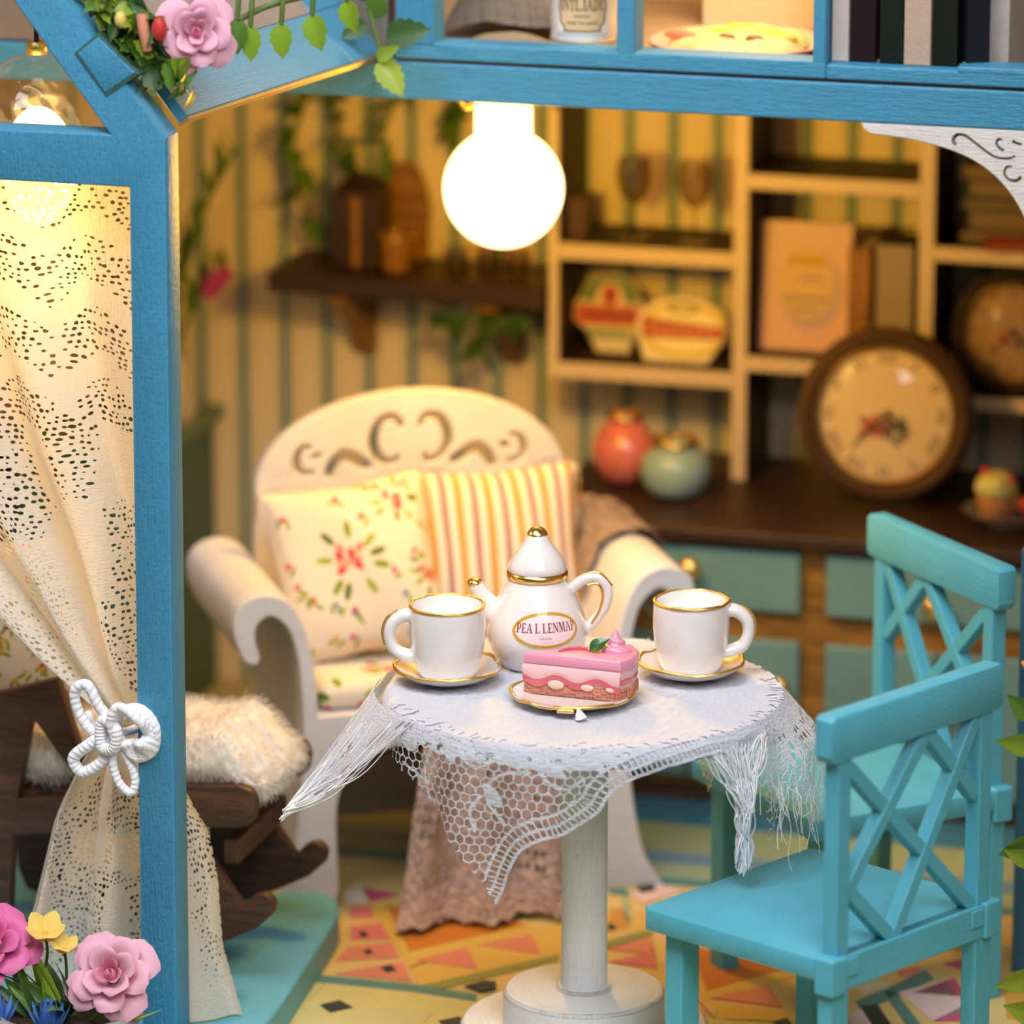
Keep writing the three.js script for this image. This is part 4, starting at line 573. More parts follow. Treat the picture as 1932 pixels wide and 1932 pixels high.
{
  const t = thing('bay_lamp', 'bay lamp with a clear rippled glass dome over a bright bulb behind the cross bar', 'lamp', [-1.112, 1.715, -0.02]);
  const pr = smooth([[0.004, 0.225], [0.05, 0.212], [0.10, 0.175], [0.138, 0.115], [0.152, 0.05], [0.154, -0.02]], 8), g = lathe(pr, 80);
  { const p = g.attributes.position; for (let i = 0; i < p.count; i++) { const x = p.getX(i), y = p.getY(i), z = p.getZ(i), a = Math.atan2(z, x), k = 1 + 0.035 * (vnoise(a * 14 + 90, y * 90, 3) - 0.5); p.setXYZ(i, x * k, y, z * k); } g.computeVertexNormals(); }
  part('dome', g, M({ color: lin(0.95, 0.92, 0.86), transmission: 1, roughness: 0.08, thickness: 0, ior: 1.5 }), t);
  part('bulb', new THREE.SphereGeometry(0.062, 32, 24).scale(1.15, 1.9, 1.15), M({ color: lin(1, 0.95, 0.8), emissive: lin(1, 0.82, 0.48), emissiveIntensity: 4 }), t);
  part('cap', lathe([[0, 0.220], [0.02, 0.221], [0.02, 0.245], [0, 0.245]], 24), m.goldSoft, t); part('hanging_wire', tube([[0, 0.24, 0], [0, 0.5, 0], [0.0, 0.7, 0]], 0.005, 10, 6), m.walnutDark, t);
  solo('wooden_bead', new THREE.SphereGeometry(0.032, 24, 16).translate(-1.092, 1.748, 0.33), M({ color: lin(0.07, 0.016, 0.012), roughness: 0.4, clearcoat: 0.5 }), 'dark red-brown bead on the cross bar of the bay at the left edge', 'bead');
}
// ---------- flowers ----------
const petalM = (r, g, b) => M({ color: lin(r, g, b), roughness: 0.6, transmission: 0.15, sheen: 0.3, sheenColor: lin(1, 0.9, 0.95) });
function petalGeo(r0, r1, h, spread, curl, seed) {
  return surf((u, v) => { const s = u * 2 - 1, prof = Math.pow(sin(PI * (0.12 + 0.80 * v)), 0.6), a = s * spread * prof, R = lerp(r0, r1, Math.pow(v, 0.8)) + curl * Math.pow(v, 4) + 0.08 * r1 * (vnoise(s * 3 + 20, v * 3, seed) - 0.5), y = h * v * (1 - 0.14 * s * s) - curl * 0.6 * Math.pow(v, 6); return [R * sin(a), y, R * cos(a)]; }, 12, 10);
}
function rose(name, label, pos, dir, r, mats, seed, rings = [[2, 0.10, 0.86, 2.0], [3, 0.26, 0.92, 1.4], [4, 0.52, 0.92, 1.05], [5, 0.82, 0.80, 0.84], [4, 1.06, 0.62, 0.86]]) {
  const t = thing(name, label, 'flower', pos), R = rng(seed);
  rings.forEach(([n, k, h, sp], q) => { for (let i = 0; i < n; i++) { const p = part('petal', petalGeo(r * k * 0.35, r * k * 0.85, r * h * 1.05, sp * (0.95 + 0.2 * R()), r * 0.20 * (q / 2), seed * 9 + q * 5 + i), mats[Math.min(q, mats.length - 1)], t); p.rotation.y = (i + 0.5 * q + 0.25 * R()) / n * 2 * PI; p.rotation.order = 'YXZ'; p.rotation.x = 0.05 * q + 0.08 * R(); } });
  part('bud', lathe([[0, r * 0.02], [r * 0.16, r * 0.08], [r * 0.20, r * 0.40], [r * 0.10, r * 0.56], [0, r * 0.60]], 20), mats[0], t); part('sepal_cup', lathe([[0, -r * 0.3], [r * 0.14, -r * 0.25], [r * 0.2, -r * 0.08], [0, -r * 0.04]], 16), m.leafDark, t); part('flower_stem', tube([[0, -r * 0.28, 0], [0.005, -r * 0.6, 0.0], [0, -r * 1.0, 0.005]], r * 0.07, 10, 6), m.stem, t);
  return aim(t, dir, R() * 3);
}
const pinkIn = petalM(0.75, 0.27, 0.40), pinkOut = petalM(0.80, 0.42, 0.55), magIn = petalM(0.72, 0.10, 0.28), magOut = petalM(0.72, 0.14, 0.38), yel = petalM(0.85, 0.62, 0.14);
rose('pink_rose', 'pink paper rose in the flower pot at the lower left, in front of the post', [-0.800, 0.262, 0.50], [0.10, 0.55, 0.85], 0.069, [pinkIn, pinkIn, pinkOut], 3);
rose('magenta_rose', 'magenta flower cut off by the left edge above the flower pot', [-1.052, 0.290, 0.49], [0.25, 0.7, 0.6], 0.074, [magIn, magIn, magOut], 8);
function yellowFlower(pos, s, label) { const t = thing('yellow_flower', label, 'flower', pos); for (let i = 0; i < 5; i++) { const p = part('petal', leafGeo(0.044 * s, 0.036 * s, { bend: -0.3, fold: 0.25, sharp: 0.6 }), yel, t); p.rotation.order = 'YXZ'; p.rotation.set(0.7, i * 1.257, 0); } part('flower_centre', new THREE.SphereGeometry(0.008 * s, 12, 8), M({ color: lin(0.7, 0.35, 0.03) }), t); part('flower_stem', tube([[0, 0, 0], [0.005, -0.04, 0], [0, -0.09, 0.005]], 0.003, 8, 6), m.stem, t); return t; }
yellowFlower([-0.948, 0.322, 0.47], 1.15, 'larger yellow flower between the magenta and pink roses').rotation.set(0.5, 0.4, -0.2); yellowFlower([-0.905, 0.300, 0.48], 0.8, 'smaller yellow flower just left of the pink rose').rotation.set(0.7, 1.2, -0.4);
{
  const t = thing('flower_pot', 'grey flower pot with long green leaves at the lower left corner', 'flower pot', [-0.90, 0, 0.50]), R = rng(17);
  part('pot', lathe([[0, 0.02], [0.10, 0.02], [0.135, 0.17], [0.150, 0.175], [0.150, 0.195], [0.130, 0.195], [0.125, 0.17], [0, 0.165]], 40), M({ color: lin(0.30, 0.29, 0.28), roughness: 0.7, bumpMap: mottle, bumpScale: 0.002 }), t); part('soil', lathe([[0, 0.175], [0.06, 0.178], [0.126, 0.172]], 24), M({ color: lin(0.03, 0.02, 0.015) }), t);
  for (let i = 0; i < 34; i++) { const a = R() * 6.28, r = R() * 0.10; if (cos(a) * r > 0.012 && R() > 0.1) continue; const lf = part('leaf', leafGeo(0.09 + R() * 0.05, 0.016 + R() * 0.016, { bend: 0.5 + R() * 0.4, fold: 0.3 }), [m.leaf, m.leafDark, m.leafLight, m.leafDark][(R() * 4) | 0], t); lf.position.set(r * cos(a), 0.172, r * sin(a)); aim(lf, [cos(a) * 0.7, 0.8, sin(a) * 0.7], R() * 6); }
  { const lf = part('leaf', leafGeo(0.085, 0.024, { bend: 0.2 }), m.leafLight, t); lf.position.set(0.13, 0.19, 0.02); aim(lf, [0.9, 0.22, 0.1], 1.4); }
}
for (let k = 0; k < 2; k++) {
  const t = thing('blue_aster', k ? 'blue spiky-petalled flower at the bottom edge, right of its twin' : 'blue spiky-petalled flower in the bottom left corner', 'flower', [-1.005 + k * 0.105, 0.165, 0.585]);
  for (let i = 0; i < 16; i++) { const p = part('petal', leafGeo(0.072, 0.014, { bend: 0.25, fold: 0.5, sharp: 0.7 }), petalM(0.06, 0.20, 0.62), t); p.rotation.order = 'YXZ'; p.rotation.set(0.35 + 0.4 * (i % 2), i * 0.3927, 0); }
  part('flower_stem', tube([[0, 0, 0], [0, -0.05, 0], [0.004, -0.08, 0]], 0.004, 8, 6), m.stem, t);
}
// garland lying on the bay's roof
rose('roof_rose', 'pink rose on the garland over the blue bay roof', [-0.702, 2.034, 0.225], [0.35, 0.25, 0.9], 0.060, [pinkIn, pinkOut, pinkOut], 12);
{
  const t = thing('leaf_garland', 'green leafy garland with tiny buds on the blue bay roof', 'garland', [-0.80, 2.02, 0.20]), R = rng(41);
  part('twig', tube([[-0.12, 0.14, 0.0], [0, 0.05, 0.03], [0.08, 0.0, 0.02], [0.22, 0.06, -0.05], [0.36, 0.09, -0.12]], 0.006, 40, 6), m.stem, t);
  for (let i = 0; i < 74; i++) { const q = R(), lf = part('leaf', leafGeo(0.045 + R() * 0.04, 0.030 + R() * 0.02, { teeth: 4, bend: 0.4, fold: 0.25 }), [m.leaf, m.leafDark, m.leaf, m.leafLight][(R() * 4) | 0], t); lf.position.set(lerp(-0.09, 0.075, q) + (R() - 0.5) * 0.05, lerp(0.11, -0.055, q) + (R() - 0.5) * 0.08, 0.02 + R() * 0.05); aim(lf, [R() * 2 - 1, R() * 2 - 1.4, 0.4 + R() * 0.5], R() * 6); }
  part('bud', new THREE.SphereGeometry(0.012, 12, 8).scale(1, 1.4, 1).translate(-0.028, 0.042, 0.085), yel, t); part('bud', taper([[0.015, 0.055, 0.085], [0.02, 0.025, 0.092], [0.026, -0.012, 0.09]], (q) => 0.012 - 0.003 * q, 10, 8), petalM(0.75, 0.30, 0.16), t); part('bud', new THREE.SphereGeometry(0.018, 14, 10).scale(0.8, 1.3, 0.8).translate(0.052, 0.03, 0.095), petalM(0.65, 0.03, 0.03), t);
}
const SPRIG = [[-0.628, 2.060, 0.20, 0.066, 0.042, 0], [-0.606, 2.046, 0.19, 0.066, 0.044, 1], [-0.552, 2.050, 0.17, 0.066, 0.046, 1], [-0.498, 2.066, 0.15, 0.070, 0.050, 1], [-0.440, 2.090, 0.12, 0.062, 0.044, 1]];
SPRIG.forEach(([x, y, z, l, w, lt], i) => {
  const t = thing('hanging_leaf', ['darkest serrated leaf hanging right beside the roof rose', 'serrated green leaf hanging second from the roof rose', 'serrated green leaf hanging in the middle of the row over the roof', 'serrated green leaf hanging fourth from the roof rose', 'serrated green leaf at the far right end of the row over the roof'][i], 'leaf', [x, y, z], 0, 'serrated leaves hanging over the bay roof');
  const lf = part('blade', leafGeo(l, w, { teeth: 4, bend: 0.3, fold: 0.3, sharp: 0.8 }), lt ? M({ color: lin(0.27, 0.42, 0.03), roughness: 0.3, clearcoat: 0.5, transmission: 0.25 }) : m.leaf, t); face(lf, [0.05 + 0.22 * (i > 2), -1, 0.2], [0.3 - 0.12 * i, 0.4, 1]); part('stalk', tube([[0, 0, 0], [0.002, 0.035, -0.002], [0.0, 0.085, -0.02]], 0.0052, 10, 6), m.stem, t);
});
{
  const t = thing('leaf_sprig', 'sprig of toothed green leaves where the bay roof meets the blue beam', 'leaf sprig', [-0.60, 1.90, -0.64]), set = [[0.01, -0.005, 0.03, 0.095, 0.066, [0.9, 0.25, 0.1], m.leafDark, 0.4], [-0.005, -0.045, 0.045, 0.058, 0.030, [0.75, 0.45, 0.3], m.leafLight, 1.0], [0.0, -0.050, 0.04, 0.085, 0.058, [0.62, -0.75, 0.25], m.leafLight, 0.2], [-0.03, 0.07, 0.0, 0.07, 0.05, [-0.4, 0.6, 0.4], m.leafDark, 0.5], [-0.01, 0.03, 0.01, 0.07, 0.045, [-0.1, 0.9, 0.35], m.leaf, 2], [-0.035, 0.02, 0.02, 0.06, 0.04, [-0.5, -0.3, 0.6], m.leafDark, 1]];
  part('twig', tube([[-0.05, 0.14, 0], [-0.03, 0.06, 0.02], [0.0, -0.04, 0.03], [0.01, -0.06, 0.035]], 0.0045, 20, 6), m.stem, t);
  for (const [x, y, z, l, w, d, mt, r] of set) { const lf = part('leaf', leafGeo(l, w, { teeth: 5, bend: 0.25, fold: 0.25, sharp: 0.75 }), mt, t); lf.position.set(x, y, z); face(lf, d, [0.3, 0.5 - 0.2 * r, 1]); }
}
// plants by the right edge
{
  const t = thing('edge_plant', 'green potted plant with an orange bud cut off by the right edge', 'plant', [0.93, 0, 0.10]), R = rng(3);
  part('pot', lathe([[0, 0], [0.07, 0], [0.09, 0.12], [0.08, 0.12], [0, 0.11]], 24), M({ color: lin(0.35, 0.16, 0.09) }), t); part('stem', tube([[0, 0.1, 0], [0.01, 0.4, 0], [-0.01, 0.9, 0]], 0.006, 20, 6), m.stem, t);
  for (const [x, y, l, w, d] of [[-0.04, 0.80, 0.07, 0.045, [-0.7, 0.5, 0.2]], [-0.03, 0.75, 0.085, 0.05, [-0.9, 0.0, 0.3]], [-0.03, 0.56, 0.08, 0.05, [-0.8, -0.35, 0.3]], [-0.03, 0.52, 0.07, 0.04, [-0.6, 0.2, 0.3]], [-0.02, 0.30, 0.09, 0.05, [-0.8, -0.3, 0.4]], [0, 0.22, 0.09, 0.06, [-0.9, 0.1, 0.3]]]) { const lf = part('leaf', leafGeo(l, w, { bend: 0.3, fold: 0.25 }), R() > 0.5 ? m.leaf : m.leafLight, t); lf.position.set(x, y, 0); aim(lf, d, R() * 0.6); }
  part('bud', taper([[-0.03, 0.87, 0], [-0.055, 0.895, 0.01], [-0.07, 0.91, 0.01]], (q) => 0.016 * (1 - q * 0.8), 10, 10), petalM(0.85, 0.30, 0.02), t);
}

// ---------- on the shelves ----------
{
  const t = thing('wooden_lantern', 'dark wooden lantern box with a pale vertical stripe on the wall shelf', 'lantern', [-1.135, 1.0805, -2.16]);
  part('box', rbox(0.115, 0.19, 0.11, 0.008, 'y').translate(0, 0.095, 0), m.walnutDark, t); part('roof', lathe([[0, 0.19], [0.062, 0.19], [0.058, 0.2], [0.035, 0.216], [0.012, 0.222], [0, 0.223]], 4).rotateY(PI / 4), m.walnutDark, t); part('light_strip', rbox(0.020, 0.165, 0.004, 0.001, 'y').translate(0.004, 0.09, 0.056), m.honey, t);
}
solo('cutting_board', ext(poly([[-0.06, 0], [0.06, 0], ...smooth([[0.062, 0.13], [0.045, 0.19], [0.02, 0.225], [-0.02, 0.225], [-0.045, 0.19], [-0.062, 0.13]], 6)]), 0.018, 0.003), m.honey, 'rounded honey-brown board leaning behind the lantern on the wall shelf', 'board', [-1.06, 1.081, -2.26], [-0.1, 0, 0]);
{
  const t = thing('gilt_cup', 'small brown cup with a shining gold rim beside the wooden lantern', 'cup', [-1.032, 1.0805, -2.10]);
  part('bowl', lathe([[0, 0], [0.028, 0], [0.034, 0.02], [0.038, 0.085], [0.036, 0.085], [0.03, 0.02], [0, 0.01]], 32), m.honey, t); part('gold_rim', new THREE.TorusGeometry(0.038, 0.006, 10, 40).rotateX(PI / 2).translate(0, 0.087, 0), m.gold, t);
}
const wine = [[0, 0], [0.034, 0.001], [0.034, 0.003], [0.008, 0.008], [0.0045, 0.02], [0.0045, 0.075], [0.012, 0.084], [0.032, 0.105], [0.042, 0.135], [0.041, 0.165], [0.036, 0.192]];
{
  const t = thing('tumbler', 'small clear glass on the wall shelf under the globe bulb, nearest the shelf end', 'glass', [-0.745, 1.0805, -2.12]); part('wall', lathe([[0, 0.003], [0.024, 0.003], [0.03, 0.07], [0.0315, 0.07], [0.026, 0], [0, 0]], 28), m.crystal, t);
  clone(t, [-0.815, 1.0805, -2.13], 0, 'small clear glass in the middle of the row under the globe bulb'); clone(t, [-0.885, 1.0805, -2.10], 0, 'small clear glass under the globe bulb, nearest the gold-rimmed cup');
  const w = thing('wine_glass', 'left stemmed wine glass on the upper shelf of the bookcase', 'wine glass', [-0.468, 1.1865, -2.13]); part('bowl', lathe([[0, 0.082], ...wine.slice(6), ...wine.slice(6).map(([x, y]) => [x - 0.002, y + 0.0015]).reverse(), [0, 0.087]], 36), m.crystal, w); part('stem', lathe([[0, 0.0035], ...wine.slice(3, 6), [0.006, 0.081], [0, 0.0815]], 24), m.crystal, w); part('foot', lathe([...wine.slice(0, 4), [0, 0.009]], 32), m.crystal, w);
  clone(w, [-0.322, 1.1865, -2.12], 0, 'right stemmed wine glass on the upper shelf, next to the upright');
}
{
  const t = thing('small_dark_box', 'small dark brown box at the left end of the upper bookcase shelf', 'box', [-0.590, 1.1868, -2.11]); part('body', rbox(0.05, 0.088, 0.07, 0.004, 'y').translate(0, 0.044, 0), m.walnut, t); part('lid', rbox(0.054, 0.014, 0.074, 0.004).translate(0, 0.095, 0), m.walnut, t);
}
function sign(name, label, pos, pts, draw, W, H) {
  const t = thing(name, label, 'sign', pos), b = ext(poly(pts), 0.014, 0.003), face = new THREE.ShapeGeometry(poly(pts.map(([x, y]) => [x * 0.95, H / 2 + (y - H / 2) * 0.95])), 24), uv = face.attributes.uv, p = face.attributes.position;
  for (let i = 0; i < p.count; i++) uv.setXY(i, p.getX(i) / W + 0.5, p.getY(i) / H);
  part('board', b, m.shelfEdge, t); part('print', face.translate(0, 0, 0.0147), M({ map: canvasTex(256, 224, draw), roughness: 0.5 }), t); t.rotation.x = -0.12; return t;
}
const scrawl = (g, y, W, h, c) => { g.fillStyle = c; for (let k = 0; k < 8; k++) g.fillRect(W * (0.14 + k * 0.093), y + (k % 3) * 3, W * 0.062, h); g.fillRect(W * 0.12, y + h * 0.42, W * 0.76, h * 0.2); };
sign('arched_sign', 'vintage sign with a green arch and red lettering on the lower left shelf', [-0.535, 0.907, -2.17], [[-0.03, 0], [0.05, 0], [0.06, 0.04], [0.085, 0.07], [0.085, 0.115], ...smooth([[0.075, 0.125], [0.055, 0.165], [0, 0.185], [-0.055, 0.165], [-0.075, 0.125]], 5), [-0.085, 0.115], [-0.085, 0.07], [-0.05, 0.045]], (g, W, H) => { g.fillStyle = '#d9cfae'; g.fillRect(0, 0, W, H); g.fillStyle = '#5c7a35'; g.beginPath(); g.ellipse(W / 2, H * 0.36, W * 0.42, H * 0.36, 0, PI, 0); g.fill(); g.fillStyle = '#e4c5a0'; g.beginPath(); g.ellipse(W / 2, H * 0.34, W * 0.2, H * 0.24, 0, 0, 7); g.fill(); g.fillStyle = '#a33420'; g.beginPath(); g.ellipse(W / 2, H * 0.27, W * 0.11, H * 0.13, 0, 0, 7); g.fill(); g.fillStyle = '#c9643c'; g.fillRect(0, H * 0.40, W, H * 0.26); scrawl(g, H * 0.44, W, H * 0.15, '#8d2a1c'); g.fillStyle = '#8b9a68'; g.fillRect(W * 0.2, H * 0.7, W * 0.6, H * 0.12); }, 0.17, 0.185);
sign('oval_sign', 'rounded yellow sign with a red banner on the lower left shelf', [-0.345, 0.907, -2.11], [[-0.09, 0], [0.062, 0], [0.095, 0.05], [0.108, 0.085], ...smooth([[0.10, 0.115], [0.06, 0.145], [0, 0.156], [-0.06, 0.145], [-0.105, 0.115]], 5), [-0.112, 0.085], [-0.105, 0.045]], (g, W, H) => { g.fillStyle = '#e8dfc2'; g.fillRect(0, 0, W, H); g.fillStyle = '#d8bf4a'; g.beginPath(); g.ellipse(W * 0.52, H * 0.5, W * 0.47, H * 0.42, 0, 0, 7); g.fill(); g.fillStyle = '#efe6b0'; g.beginPath(); g.ellipse(W * 0.52, H * 0.5, W * 0.4, H * 0.34, 0, 0, 7); g.fill(); g.fillStyle = '#a8402c'; g.beginPath(); g.moveTo(W * 0.07, H * 0.32); g.lineTo(W * 0.2, H * 0.36); g.lineTo(W * 0.97, H * 0.44); g.lineTo(W * 0.9, H * 0.62); g.lineTo(W * 0.07, H * 0.64); g.fill(); scrawl(g, H * 0.45, W, H * 0.11, '#d98a6a'); g.strokeStyle = '#5d5a2a'; g.lineWidth = 9; g.beginPath(); g.ellipse(W * 0.5, H * 0.18, W * 0.15, H * 0.07, 0, 0, 7); g.stroke(); }, 0.22, 0.156);
{
  const t = thing('picture_card', 'pale pink card with a round lilac picture on the middle bookcase shelf', 'card', [-0.063, 0.948, -2.13]);
  part('board', rbox(0.215, 0.30, 0.016, 0.003, 'y').translate(0, 0.15, 0), m.shelfEdge, t);
  const g = new THREE.PlaneGeometry(0.21, 0.295).translate(0, 0.15, 0.0086); part('print', g, M({ roughness: 0.6, map: canvasTex(256, 360, (c, W, H) => { const gr = c.createLinearGradient(0, 0, 0, H); gr.addColorStop(0, '#dcbcae'); gr.addColorStop(1, '#e0b6b4'); c.fillStyle = gr; c.fillRect(0, 0, W, H); c.fillStyle = '#c3a9b8'; c.beginPath(); c.ellipse(W * 0.56, H * 0.52, W * 0.36, H * 0.32, 0, 0, 7); c.fill(); c.fillStyle = '#d8bc92'; c.beginPath(); c.ellipse(W * 0.50, H * 0.46, W * 0.32, H * 0.28, 0, 0, 7); c.fill(); c.fillStyle = '#c4a338'; c.fillRect(W * 0.3, H * 0.26, W * 0.42, H * 0.07); c.fillStyle = '#8c7480'; c.fillRect(W * 0.26, H * 0.58, W * 0.5, H * 0.025); c.fillRect(W * 0.34, H * 0.66, W * 0.3, H * 0.025); c.fillRect(W * 0.44, H * 0.42, W * 0.26, H * 0.02); }) }), t);
  t.rotation.x = -0.07; t.rotation.y = 0.02;
}
{
  const t = thing('brown_book', 'thick brown-spined book standing right of the pink card', 'book', [0.078, 0.948, -2.14]); part('pages', rbox(0.042, 0.25, 0.15, 0.002, 'y').translate(0, 0.128, -0.004), m.shelfEdge, t); part('cover', mergeGeometries([rbox(0.05, 0.262, 0.012, 0.003, 'y').translate(0, 0.131, 0.078), rbox(0.005, 0.262, 0.165, 0.002, 'y').translate(-0.0235, 0.131, 0), rbox(0.005, 0.262, 0.165, 0.002, 'y').translate(0.0235, 0.131, 0)]), M({ color: lin(0.45, 0.20, 0.05), map: walnutTone, roughness: 0.6 }), t);
  const u = thing('grey_box_file', 'grey box with a dark side standing at the right of the middle shelf', 'box', [0.155, 0.948, -2.15]); part('front', rbox(0.085, 0.27, 0.01, 0.002, 'y').translate(0, 0.135, 0.07), M({ color: lin(0.33, 0.27, 0.26), roughness: 0.8 }), u); part('side', rbox(0.085, 0.27, 0.14, 0.002, 'y').translate(0, 0.135, -0.006), m.shelfDark, u);
  const w = thing('dried_twigs', 'small dark bunch of dried twigs on top of the grey box', 'twigs', [0.13, 1.219, -2.12]), R = rng(8); for (let k = 0; k < 9; k++) part('twig', tube([[0, 0.004, 0], [(R() - 0.5) * 0.05, 0.012 + R() * 0.01, (R() - 0.5) * 0.03], [(R() - 0.5) * 0.13, 0.008 + R() * 0.03, (R() - 0.5) * 0.05]], 0.004, 8, 5), m.walnut, w);
}
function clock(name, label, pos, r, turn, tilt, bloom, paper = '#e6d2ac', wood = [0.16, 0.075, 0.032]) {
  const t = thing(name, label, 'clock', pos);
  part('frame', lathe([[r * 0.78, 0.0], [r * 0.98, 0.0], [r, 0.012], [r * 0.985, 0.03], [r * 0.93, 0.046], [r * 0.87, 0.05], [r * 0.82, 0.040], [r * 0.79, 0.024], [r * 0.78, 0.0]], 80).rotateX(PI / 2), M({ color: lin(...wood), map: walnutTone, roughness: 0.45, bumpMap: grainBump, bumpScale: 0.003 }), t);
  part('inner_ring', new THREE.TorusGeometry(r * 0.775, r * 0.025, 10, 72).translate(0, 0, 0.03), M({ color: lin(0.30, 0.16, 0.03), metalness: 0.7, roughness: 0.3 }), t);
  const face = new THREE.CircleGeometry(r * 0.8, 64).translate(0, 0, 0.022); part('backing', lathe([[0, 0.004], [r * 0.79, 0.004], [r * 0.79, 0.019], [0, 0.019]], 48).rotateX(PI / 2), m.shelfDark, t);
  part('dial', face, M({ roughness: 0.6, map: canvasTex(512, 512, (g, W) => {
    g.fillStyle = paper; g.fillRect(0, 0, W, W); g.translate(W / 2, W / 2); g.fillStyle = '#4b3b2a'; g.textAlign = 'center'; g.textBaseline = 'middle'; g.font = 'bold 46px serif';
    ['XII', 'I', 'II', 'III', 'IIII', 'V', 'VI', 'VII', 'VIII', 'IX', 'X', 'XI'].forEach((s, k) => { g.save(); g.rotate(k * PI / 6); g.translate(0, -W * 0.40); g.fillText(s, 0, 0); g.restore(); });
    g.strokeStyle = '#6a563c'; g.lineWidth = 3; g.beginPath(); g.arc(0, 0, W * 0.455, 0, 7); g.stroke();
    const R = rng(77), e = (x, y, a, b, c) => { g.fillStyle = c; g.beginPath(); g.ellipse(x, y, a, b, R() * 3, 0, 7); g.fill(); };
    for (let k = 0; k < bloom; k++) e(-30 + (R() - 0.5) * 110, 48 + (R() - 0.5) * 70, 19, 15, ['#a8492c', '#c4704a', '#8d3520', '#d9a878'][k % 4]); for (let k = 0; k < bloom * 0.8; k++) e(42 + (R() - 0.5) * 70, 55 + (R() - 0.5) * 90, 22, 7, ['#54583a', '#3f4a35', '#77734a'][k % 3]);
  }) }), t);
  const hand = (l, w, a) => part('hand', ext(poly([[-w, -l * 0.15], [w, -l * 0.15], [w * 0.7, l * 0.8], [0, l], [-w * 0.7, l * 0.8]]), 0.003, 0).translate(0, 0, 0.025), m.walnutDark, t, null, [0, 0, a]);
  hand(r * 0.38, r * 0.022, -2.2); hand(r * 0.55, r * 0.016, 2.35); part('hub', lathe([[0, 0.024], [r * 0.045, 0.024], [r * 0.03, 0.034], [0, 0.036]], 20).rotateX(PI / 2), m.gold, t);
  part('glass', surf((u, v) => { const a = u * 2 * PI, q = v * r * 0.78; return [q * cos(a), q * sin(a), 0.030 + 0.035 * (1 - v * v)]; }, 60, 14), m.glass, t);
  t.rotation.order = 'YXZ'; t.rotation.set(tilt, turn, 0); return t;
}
clock('round_clock', 'large round brown clock with a flowered dial leaning on the worktop', [0.170, 0.859, -1.945], 0.200, 0.10, -0.10, 26);
clock('shelf_clock', 'smaller round clock, coloured dark for the shade on the right-hand bookcase shelf', [0.430, 1.032, -2.10], 0.142, -0.05, -0.06, 10, '#a5886f', [0.05, 0.024, 0.012]);  // dial paper and wood tones darkened to stand for the shaded compartment
function vase(name, label, pos, pts, color, rimR, rimY, rough) {
  const t = thing(name, label, 'vase', pos); part('body', lathe(smooth(pts, 6), 56), M({ color, roughness: rough, clearcoat: 0.8, clearcoatRoughness: 0.15, map: mottle }), t);
  part('gold_rim', tube(Array.from({ length: 16 }, (_, i) => { const a = i / 16 * 2 * PI; return [rimR * cos(a), rimY + 0.005 * sin(a * 4), rimR * sin(a)]; }), 0.009, 90, 8, true), m.gold, t); return t;
}
vase('pink_vase', 'round coral pink vase with a gold rim on the worktop', [-0.440, 0.6535, -1.95], [[0.0, 0], [0.03, 0.001], [0.055, 0.018], [0.073, 0.055], [0.072, 0.095], [0.052, 0.132], [0.034, 0.148], [0.033, 0.160], [0.027, 0.160], [0.027, 0.146], [0.02, 0.12]], lin(0.72, 0.20, 0.19), 0.034, 0.160, 0.25);
vase('blue_pot', 'squat pale blue pot with a gold rim right of the coral vase', [-0.300, 0.6535, -1.865], [[0.0, 0], [0.04, 0.001], [0.066, 0.018], [0.080, 0.055], [0.074, 0.090], [0.054, 0.112], [0.047, 0.118], [0.047, 0.128], [0.040, 0.128], [0.039, 0.115], [0.02, 0.09]], lin(0.30, 0.48, 0.54), 0.047, 0.128, 0.35);
{
  const p = thing('glass_dish', 'shallow greyish dish under the cupcake at the right end of the worktop', 'dish', [0.475, 0.6535, -1.83]); part('bowl', lathe([[0, 0.002], [0.05, 0.002], [0.09, 0.02], [0.105, 0.035], [0.102, 0.037], [0.085, 0.023], [0.048, 0.008], [0, 0.008]], 48), M({ color: lin(0.45, 0.38, 0.36), roughness: 0.2, transmission: 0.4, clearcoat: 1 }), p); part('foot_ring', new THREE.TorusGeometry(0.05, 0.003, 6, 32).rotateX(PI / 2).translate(0, 0.003, 0), m.china, p);
  const c = thing('cupcake', 'tiny cupcake with yellow-green icing and red dots on the glass dish', 'cupcake', [0.447, 0.6625, -1.82]); part('case', lathe([[0, 0], [0.034, 0], [0.044, 0.062], [0, 0.062]], 28), M({ color: lin(0.36, 0.17, 0.07), roughness: 0.7 }), c); part('icing', lathe(smooth([[0, 0.06], [0.044, 0.062], [0.047, 0.080], [0.038, 0.100], [0.02, 0.112], [0, 0.115]], 5), 32), M({ color: lin(0.55, 0.55, 0.16), roughness: 0.4 }), c);
  for (const [x, y, z, b] of [[-0.022, 0.113, 0.012, 0], [0.034, 0.096, 0.014, 0], [0.010, 0.090, 0.036, 1], [-0.030, 0.082, 0.03, 1]]) part('sprinkle', new THREE.SphereGeometry(0.011, 14, 10).translate(x, y, z), b ? M({ color: lin(0.75, 0.68, 0.45) }) : M({ color: lin(0.70, 0.05, 0.13), roughness: 0.3 }), c);
  const s = thing('strawberry', 'red strawberry on the glass dish, cut off by the right edge', 'strawberry', [0.522, 0.672, -1.83]); part('flesh', lathe([[0, 0], [0.014, 0.008], [0.026, 0.030], [0.024, 0.046], [0, 0.050]], 24), M({ color: lin(0.72, 0.07, 0.05), roughness: 0.3 }), s); part('leaf', leafGeo(0.03, 0.012).rotateX(1.2).translate(0, 0.05, 0), m.leaf, s);
}
